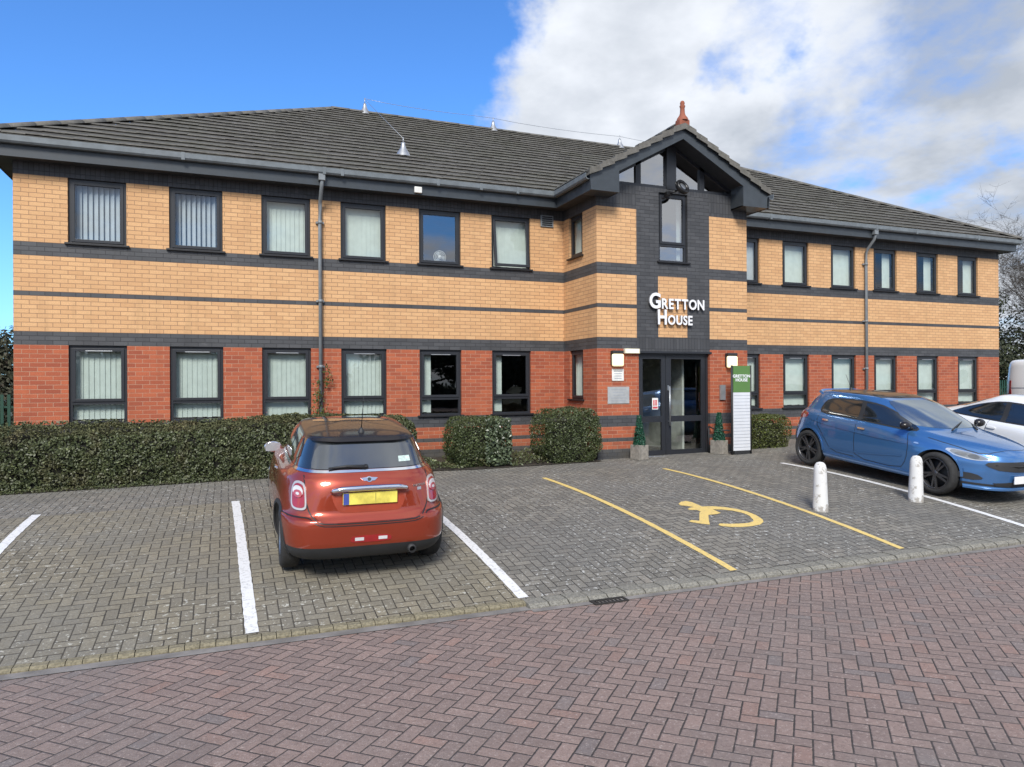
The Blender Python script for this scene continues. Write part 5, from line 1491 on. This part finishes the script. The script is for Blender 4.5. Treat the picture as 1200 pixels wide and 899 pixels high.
# bumper crease line, lower slot with reflectors, exhaust
mini.line('bumper_seam', 'B', [(-.80, .63), (-.60, .632), (-.565, .625), (-.50, .575), (-.42, .555), (0, .55), (.42, .555), (.50, .575), (.565, .625), (.60, .632), (.80, .63)], .010, SILLM, off=.002)
fs = mini.patch('fog_lamp_slot', 'B', arcs([(-.19, .385), (.19, .385), (.20, .42), (.17, .45), (-.17, .45), (-.20, .42)], 2), REDL, off=.006)
for a in (-1, 1): mini.patch('reflector', 'B', [(a*.07, .405), (a*.155, .405), (a*.155, .435), (a*.07, .435)], WHL, off=.010, parent=fs)
mb = MB(); mb.lathe([(.028, 0), (.040, 0), (.040, .16), (.028, .16), (.028, 0)], 24, Matrix.Translation((.40, -1.90, .285)) @ Matrix.Rotation(R(-90), 4, 'X')); mb.build('exhaust', BLKPL, mini.root, local=False)
mb = MB(); mb.lathe([(.0, 0), (.028, 0), (.028, .01), (0, .01)], 24, Matrix.Translation((.40, -1.86, .285)) @ Matrix.Rotation(R(-90), 4, 'X')); mb.build('exhaust_bore', SILLM, mini.root, local=False)
# chrome waist strip all round
def ring_band(car, name, z_r, w, mat, off=.006, yclip=None):
    """strip following the ring whose rear height is z_r"""
    j = int(np.argmin(abs(car.R[:, 1]-z_r))); j2 = int(np.argmin(abs(car.R[:, 1]-(z_r+w)))); j2 = max(j2, j+1)
    A, B_ = ring_pts(car.R[j]), ring_pts(car.R[j2]); mb = MB(); n = len(A); vs = []
    c_ = np.array([0, -.3, 0])
    for a, b_ in zip(A, B_):
        o_ = np.array([a[0], a[1]-np.clip(a[1], -1.2, .3), 0]); o_ = o_/(np.linalg.norm(o_)+1e-9)*off
        vs.append((mb.bm.verts.new(a+o_), mb.bm.verts.new(b_+o_)))
    for i in range(n):
        if yclip and A[i][1] > yclip: continue
        q = (i+1) % n; mb.bm.faces.new([vs[i][0], vs[q][0], vs[q][1], vs[i][1]]).smooth = True
    return mb.build(name, mat, car.root, local=False)
ring_band(mini, 'waist_chrome_strip', 1.028, .022, CHROME, .007, yclip=.7)
# rear window, wiper, sticker
rw = mini.patch('rear_window', 'B', arcs([(-.54, 1.065), (-.47, 1.255), (-.38, 1.27), (.38, 1.27), (.47, 1.255), (.54, 1.065), (.48, 1.055), (-.48, 1.055)], 1), RGLASS, off=.008)
mini.patch('roof_spoiler', 'B', arcs([(-.51, 1.285), (-.48, 1.322), (.48, 1.322), (.51, 1.285)], 1), ROOFBLK, off=.03, th=.05)
p, n = mini.cast('B', -.05, 1.075)
mb = MB(); mb.tube([(-.02, p.y-.02, 1.075), (-.20, p.y-.022, 1.088), (-.38, p.y-.02, 1.075)], [.022, .014, .008], 8); mb.tube([(-.02, p.y-.03, 1.06), (-.02, p.y+.0, 1.08)], .026, 12); mb.build('rear_wiper', BLKPL, mini.root, local=False)
mini.patch('window_sticker', 'B', [(.315, 1.10), (.435, 1.10), (.43, 1.15), (.315, 1.15)], simple('pale_sticker', (.50, .62, .58), .5, var=.2, scale=40), off=.010, th=.002)
# high brake light and antenna, washer jets
p, n = mini.cast('T', 0, -1.28)
mb = MB(); mb.lathe([(.035, 0), (.03, .02), (.012, .05), (.008, .055)], 16, Matrix.Translation((0, -1.22, p.z))); mb.tube([(0, -1.22, p.z+.04), (0, -1.36, p.z+.40)], [.005, .0025], 6); mb.build('antenna', BLKPL, mini.root, local=False)
# side details left & right
for kd, sd in (('L', -1), ('R', 1)):
    mini.line('door_seam', kd, [(.60, .98), (.60, .60), (.52, .34), (-.45, .34), (-.62, .60), (-.66, 1.03)], .008, SILLM, off=.001)
    hd = mini.patch('door_handle', kd, arcs([(-.52, .875), (-.38, .875), (-.38, .905), (-.52, .905)], 2), CHROME, off=.02, th=.025)
    mini.patch('side_window', kd, arcs([(-.60, 1.085), (.38, 1.065), (.14, 1.30), (-.56, 1.31)], 1), DGLASS, off=.005)
    mini.patch('quarter_window', kd, arcs([(-1.30, 1.10), (-.66, 1.088), (-.62, 1.30), (-1.18, 1.29)], 1), DGLASS, off=.005)
    mini.patch('fuel_cap' if sd > 0 else 'side_lamp', kd, arcs([(.92, .56), (1.06, .56), (1.04, .62), (.94, .62)], 1), CHROME, off=.006)
    mirror_housing(mini, sd, .70, .60, .94, CHROME)
# roof reflections: sunroof glass panels and small roof rails
mini.patch('sunroof_panel', 'T', arcs([(-.42, -.15), (.42, -.15), (.42, -.62), (-.42, -.62)], 1), DGLASS, off=.004)
mini.patch('windscreen', 'F', arcs([(-.56, 1.03), (-.50, 1.30), (.50, 1.30), (.56, 1.03)], 1), DGLASS, off=.005)

# ---------------- the blue hatchback, nose towards the road
def hatch_keys(s_len=1., dz=0):
    lowr = lambda z: z if z < .95 else .95+(z-.95)*.87
    return [(lowr(k[0]), lowr(k[1]), *k[2:]) for k in [
 (.17, .24, 1.82, -1.78, .74, 4, 4.5), (.185, .25, 1.90, -1.88, .80, 3.6, 4.8), (.26, .33, 1.965, -1.955, .838, 3.2, 4.8), (.36, .42, 1.985, -1.985, .850, 3.0, 4.6),
 (.46, .50, 2.005, -2.0, .860, 2.8, 4.4), (.57, .62, 2.00, -1.985, .867, 2.7, 4.2), (.65, .72, 1.975, -1.955, .866, 2.6, 4.0), (.72, .80, 1.90, -1.93, .860, 2.6, 4.0),
 (.785, .87, 1.76, -1.90, .850, 2.6, 4.0), (.845, .93, 1.53, -1.87, .835, 2.7, 4.0), (.89, .975, 1.27, -1.84, .812, 2.9, 4.0), (.92, 1.01, 1.08, -1.81, .785, 3.2, 4.0),
 (.95, 1.05, .98, -1.775, .752, 3.4, 4.0), (1.05, 1.13, .80, -1.715, .722, 3.6, 4.0), (1.17, 1.23, .57, -1.635, .690, 3.8, 4.0), (1.29, 1.33, .33, -1.555, .650, 4, 4.0), (1.375, 1.40, .12, -1.50, .605, 4, 4.0),
 (1.42, 1.435, -.02, -1.44, .555, 3.8, 4), (1.448, 1.455, -.2, -1.22, .43, 3.4, 3.4), (1.462, 1.465, -.4, -.95, .22, 3, 3), (1.466, 1.467, -.55, -.75, .08, 2.5, 2.5)]]
CX, CY = 14.06, -5.19
cz_ = (hpark(CX, CY-1.16)+hpark(CX, CY+1.35))/2+.012
blue = Car('blue_hatchback', (CX, CY, cz_), (pitch_at(CX, CY+1.35, CY-1.16)*-1 if False else -pitch_at(CX, CY-1.16, CY+1.35), 0, R(180+.3)), 'blue five door hatchback with black wheels parked facing the road behind the bollards', hatch_keys(), [BLUE, BLKPL, DGLASS, ROOFBLK], lambda c_: 0 if c_.z > .265 else 1, group=None)
def dress(car, paint_, rimm, DLO, door_seams, plate_mat, style, roofblk=True, handles=((-.95, .865), (-.16, .815))):
    for yc in (-1.35, 1.16): car.cut(yc, .33, .348, hwid=.83)
    for yc in (-1.35, 1.16):
        for sd in (-1, 1): car.wheel(sd*(.72 if yc > 0 else .745), yc, .318, .318, .20, rimm, style, .24)
        for kd in 'LR':
            a = [(yc+.382*math.cos(t_), .33+.382*math.sin(t_)) for t_ in np.linspace(R(0), R(180), 30)]
            b_ = [(yc+.347*math.cos(t_), .33+.347*math.sin(t_)) for t_ in np.linspace(R(180), R(0), 30)]
            car.patch('wheel_arch_lip', kd, a+b_, paint_, off=.010, step=.06, th=.016)
    for kd, sd in (('L', -1), ('R', 1)):
        car.patch('window_surround', kd, arcs(DLO, 1), BLKPL, off=.004)
        ym = -.30
        lo_, hi_ = [p for p in DLO], None
        # split the glass at the B pillar
        def clip(poly, ya, yb_):
            bm = bmesh.new(); f_ = bm.faces.new([bm.verts.new((p[0], p[1], 0)) for p in poly])
            for co, no in (((ya, 0, 0), (-1, 0, 0)), ((yb_, 0, 0), (1, 0, 0))):
                bmesh.ops.bisect_plane(bm, geom=bm.verts[:]+bm.edges[:]+bm.faces[:], plane_co=co, plane_no=no, clear_outer=True)
            if not bm.faces: bm.free(); return None
            bm.faces.ensure_lookup_table(); f_ = max(bm.faces, key=lambda q: q.calc_area()); r_ = [(v.co.x, v.co.y) for v in f_.verts]; bm.free(); return r_
        cxm = sum(p[0] for p in DLO)/len(DLO); czm = sum(p[1] for p in DLO)/len(DLO)
        ins = [(cxm+(p[0]-cxm)*.965, czm+(p[1]-czm)*.88) for p in DLO]
        ins = arcs(ins, 1)
        for a, b_, nm in ((-2, -.33, 'rear_side_window'), (-.24, 2, 'front_side_window')):
            q = clip(ins, a, b_)
            if q: car.patch(nm, kd, q, DGLASS, off=.008, th=.003)
        for sm in door_seams: car.line('door_seam', kd, sm, .010, SILLM, off=.001)
        for (a, b_) in handles:
            car.patch('door_handle', kd, arcs([(a-.075, b_), (a+.075, b_-.006), (a+.075, b_+.022), (a-.075, b_+.028)], 2), paint_ if car is not blue else CHROME, off=.022, th=.028)
        # sill blade
        car.patch('sill_skirt', kd, [(-.96, .235), (.77, .205), (.77, .275), (-.96, .31)], paint_, off=.02, th=.03)
    car.patch('windscreen', 'F', arcs([(-.665, .98), (-.62, 1.13), (-.545, 1.295), (-.40, 1.32), (.40, 1.32), (.545, 1.295), (.62, 1.13), (.665, .98), (.4, .955), (-.4, .955)], 1), LGLASS, off=.006)
    car.patch('rear_window', 'B', arcs([(-.60, 1.07), (-.50, 1.27), (.50, 1.27), (.60, 1.07)], 1), DGLASS, off=.006)
    if roofblk: car.patch('roof_panel', 'T', arcs([(-.50, .02), (-.53, -.5), (-.50, -1.36), (.50, -1.36), (.53, -.5), (.50, .02)], 1), ROOFBLK, off=.004, step=.05)
    for kd in 'T': car.line('bonnet_seam', kd, [(-.74, .98), (-.70, 1.25), (-.60, 1.62), (-.45, 1.80), (0, 1.87), (.45, 1.80), (.60, 1.62), (.70, 1.25), (.74, .98)], .008, SILLM, off=.001)
    p, n = car.cast('T', 0, 1.02)
    mb = MB()
    for a, b_, ln in ((.30, 1.03, -.50), (-.25, 1.05, -.42)):
        p0, _ = car.cast('T', a, b_); p1, _ = car.cast('F', a+ln, 1.03) ; mb.tube([p0+Vector((0, .01, .015)), (p0+p1)/2+Vector((0, .03, .03)), p1+Vector((0, .02, .01))], [.014, .011, .006], 6)
    mb.build('windscreen_wipers', BLKPL, car.root, local=False)
    # front end
    gr_ = car.patch('grille', 'F', arcs([(-.52, .585), (-.56, .53), (-.40, .455), (.40, .455), (.56, .53), (.52, .585), (.2, .60), (-.2, .60)], 1), BLKPL, off=.010)
    p, n = car.cast('F', 0, .545); 
    mb = MB(); mb.lathe([(.048, -.008), (.062, -.008), (.062, .008), (.048, .008), (.048, -.008)], 32, Matrix.Translation((0, p.y+.032, .545)) @ Matrix.Rotation(R(90), 4, 'X'))
    Mq = Matrix.Translation((0, p.y+.034, .545)) @ Matrix.Rotation(R(90), 4, 'X')
    mb.prism([(-.055, .012), (.01, .012), (.022, .034), (-.012, .004)], -.006, .006, Mq); mb.prism([(.055, -.012), (-.01, -.012), (-.022, -.034), (.012, -.004)], -.006, .006, Mq)
    mb.build('badge', CHROME, gr_, local=False)
    mb = MB(); mb.tube([(-.47, car.cast('F', -.47, .545)[0].y+.014, .545), (-.2, p.y+.02, .54), (0, p.y+.022, .54), (.2, p.y+.02, .54), (.47, car.cast('F', .47, .545)[0].y+.014, .545)], .008, 6); mb.build('grille_bar', CHROME if car is not blue else BLKPL, gr_, local=False)
    car.patch('lower_intake', 'F', arcs([(-.50, .30), (.50, .30), (.44, .225), (-.44, .225)], 1), BLKPL, off=.008)
    p, n = car.cast('F', 0, .38)
    mb = MB(); mb.box((-.27, p.y+.014, .285), (.27, p.y+.032, .395), bev=.005); mb.build('number_plate', plate_mat, car.root, local=False)
    for sd in (-1, 1):
        hl = car.patch('headlight', 'F', arcs([(sd*.47, .60), (sd*.53, .66), (sd*.63, .705), (sd*.72, .735), (sd*.745, .69), (sd*.72, .63), (sd*.63, .585)], 2), CHROME, off=.006, step=.025)
        car.patch('headlight_lens', 'F', arcs([(sd*.50, .61), (sd*.55, .655), (sd*.63, .692), (sd*.705, .718), (sd*.728, .685), (sd*.705, .638), (sd*.63, .598)], 2), simple('headlight_lens', (.30, .32, .34), .12, .5), off=.012, step=.025, parent=hl)
        blob(car, 'bulb', 'F', sd*.61, .64, .036, .030, .016, simple('dark_bulb', (.10, .11, .12), .15, coat=1), parent=hl)
        blob(car, 'bulb', 'F', sd*.675, .665, .030, .024, .016, simple('dark_bulb2', (.16, .17, .18), .15, coat=1), parent=hl)
        fg = car.patch('fog_lamp_recess', 'F', arcs([(sd*.56, .33), (sd*.62, .40), (sd*.74, .41), (sd*.76, .35), (sd*.66, .30)], 1), BLKPL, off=.008)
        tl = car.patch('tail_lamp', 'B', arcs([(sd*.60, .84), (sd*.60, .96), (sd*.68, .975), (sd*.755, .95), (sd*.77, .85)], 1), REDL, off=.010)
        mirror_housing(car, sd, .755, .66, .985, ROOFBLK if roofblk else paint_)
    # front splitter
    mb = MB(); fr = ring_pts(car.R[int(np.argmin(abs(car.R[:, 0]-.20)))], 144); pr = None
    for p_ in [q for q in fr if q[1] > 1.5]:
        n_ = Vector((p_[0]*.8, p_[1]-1.0, 0)).normalized()
        a, b_, c_, d_ = Vector(p_)+n_*.055+Vector((0, 0, -.02)), Vector(p_)-n_*.05+Vector((0, 0, -.02)), Vector(p_)-n_*.05+Vector((0, 0, .06)), Vector(p_)+n_*.055+Vector((0, 0, .008))
        cur = [mb.bm.verts.new(v) for v in (a, b_, c_, d_)]
        if pr:
            for i in range(4): mb.bm.faces.new([pr[i], cur[i], cur[(i+1) % 4], pr[(i+1) % 4]]).smooth = (i == 2)
        pr = cur
    mb.build('front_splitter', paint_, car.root, local=False)
DLO = [(-1.13, .985), (-1.20, 1.06), (-1.12, 1.25), (-.95, 1.315), (-.45, 1.34), (.0, 1.30), (.30, 1.19), (.60, 1.02), (.80, .905), (.62, .895), (.20, .925), (-.35, .955)]
DLO = [(a, b_ if b_ < .95 else .95+(b_-.95)*.87) for a, b_ in DLO]
seams = [[(.66, .90), (.72, .70), (.70, .45), (.60, .29), (-.28, .32), (-.30, .60), (-.29, .96)], [(-.30, .33), (-.80, .35), (-.98, .60), (-1.18, .80), (-1.15, .98)]]
dress(blue, BLUE, RIMB, DLO, seams, WPLATE, 'twin')
# crease along the doors, side lamp, spoiler, antenna
for kd in 'LR':
    blue.line('side_crease', kd, [(-1.55, .885), (-.9, .80), (0, .735), (.70, .71)], .022, BLUE, off=.009)
    blue.line('lower_crease', kd, [(-.85, .40), (-.2, .415), (.62, .50)], .022, BLUE, off=.008)
    blue.patch('side_lamp', kd, arcs([(.80, .725), (.89, .72), (.88, .745), (.81, .75)], 1), CHROME, off=.008)
blue.patch('roof_spoiler', 'B', arcs([(-.55, 1.30), (-.52, 1.345), (.52, 1.345), (.55, 1.30)], 1), BLUE, off=.05, th=.06)
p, n = blue.cast('T', 0, -1.2); mb = MB(); mb.lathe([(.035, 0), (.028, .02), (.01, .045)], 14, Matrix.Translation((0, -1.2, p.z))); mb.tube([(0, -1.2, p.z+.03), (0, -1.34, p.z+.27)], [.005, .003], 6); mb.build('antenna', BLKPL, blue.root, local=False)
mb = MB(); mb.prism(arcs([(-.10, 1.00), (-.02, 1.02), (.0, 1.10), (-.08, 1.11)], 1), -.003, .003, Matrix.Translation((-.5, 0, 0)))

# ---------------- the white coupe beyond it
wk = [
 (.17, .24, 1.95, -1.95, .76, 4, 4.5), (.19, .26, 2.05, -2.05, .82, 3.6, 4.8), (.30, .36, 2.12, -2.10, .86, 3.2, 4.6), (.46, .52, 2.16, -2.15, .885, 2.9, 4.2),
 (.56, .66, 2.14, -2.14, .89, 2.7, 4.0), (.66, .78, 2.05, -2.10, .885, 2.6, 3.8), (.74, .86, 1.80, -2.06, .875, 2.6, 3.6), (.82, .91, 1.45, -2.02, .855, 2.8, 3.4),
 (.87, .94, 1.20, -1.96, .83, 3.0, 3.4), (.92, .975, 1.05, -1.84, .79, 3.2, 3.4), (.98, 1.02, .90, -1.62, .745, 3.4, 3.4), (1.10, 1.13, .62, -1.25, .70, 3.8, 3.4),
 (1.22, 1.24, .35, -.92, .655, 4, 3.4), (1.31, 1.32, .12, -.72, .60, 3.8, 3.4), (1.36, 1.365, -.03, -.60, .53, 3.6, 3.4), (1.385, 1.387, -.12, -.48, .38, 3.2, 3), (1.395, 1.395, -.2, -.4, .12, 2.5, 2.5)]
WX_, WY_ = 16.52, -5.95
wz = (hpark(WX_, WY_-1.16)+hpark(WX_, WY_+1.35))/2+.012
white = Car('white_coupe', (WX_, WY_, wz), (-pitch_at(WX_, WY_-1.16, WY_+1.35), 0, R(181)), 'white coupe with a low sloping roof behind the bonnet of the blue hatchback', wk, [WCAR, BLKPL, DGLASS, ROOFBLK], lambda c_: 0 if c_.z > .27 else 1)
WD = [(-1.22, .965), (-1.30, .99), (-1.05, 1.10), (-.75, 1.20), (-.40, 1.275), (.0, 1.265), (.35, 1.15), (.66, 1.00), (.80, .915), (.40, .905), (-.40, .925)]
dress(white, WCAR, RIMS, WD, [[(.70, .90), (.76, .70), (.74, .45), (.62, .29), (-.45, .32), (-.55, .60), (-.50, .93)]], WPLATE, 'five', roofblk=False, handles=((-.42, .80),))

# ---------------- the white van at the right edge
vk = [(.30, .34, 2.30, -2.40, .82, 5, 7), (.34, .38, 2.42, -2.45, .92, 4.5, 7), (.60, .60, 2.48, -2.46, .96, 4, 7), (.95, .95, 2.40, -2.45, .965, 4, 7), (1.10, 1.15, 2.15, -2.44, .96, 4, 7),
      (1.22, 1.35, 1.75, -2.43, .945, 4.5, 7), (1.50, 1.60, 1.40, -2.41, .92, 5, 7), (1.80, 1.85, 1.05, -2.38, .89, 5, 7), (1.93, 1.96, .85, -2.34, .84, 5, 6), (1.98, 2.0, .6, -2.2, .68, 4, 5), (2.0, 2.01, .2, -1.6, .3, 3, 3)]
VX, VY = 26.75, -1.45
van = Car('white_van', (VX, VY, hpark(24, -1)+.01), (0, 0, R(182)), 'white panel van standing past the right end of the building', vk, [WCAR, BLKPL, DGLASS, WCAR], lambda c_: 0 if c_.z > .42 else 1, cat='van')
for yc in (-1.5, 1.6): van.cut(yc, .36, .38, hwid=.93)
for yc in (-1.5, 1.6):
    for sd in (-1, 1): van.wheel(sd*.85, yc, .34, .34, .22, RIMS, 'five', .20)
for kd in 'LR':
    van.patch('front_side_window', kd, arcs([(.55, 1.25), (.55, 1.72), (.95, 1.70), (1.45, 1.25)], 1), DGLASS, off=.006)
    van.line('door_seam', kd, [(.45, 1.85), (.45, .50)], .01, SILLM, off=.001); van.line('door_seam', kd, [(-.75, 1.85), (-.75, .50)], .01, SILLM, off=.001)
    van.line('slide_rail', kd, [(-2.2, 1.12), (-.8, 1.12)], .03, GREYT, off=.004, smooth_it=0)
for a in (-.42, .42): van.patch('rear_window', 'B', arcs([(a-.33, 1.25), (a+.33, 1.25), (a+.33, 1.75), (a-.33, 1.75)], 1), DGLASS, off=.006)
van.patch('windscreen', 'F', arcs([(-.80, 1.28), (-.74, 1.75), (.74, 1.75), (.80, 1.28)], 1), DGLASS, off=.006)
for sd in (-1, 1): van.patch('tail_lamp', 'B', [(sd*.80, .85), (sd*.90, .85), (sd*.88, 1.35), (sd*.80, 1.35)], REDL, off=.01)
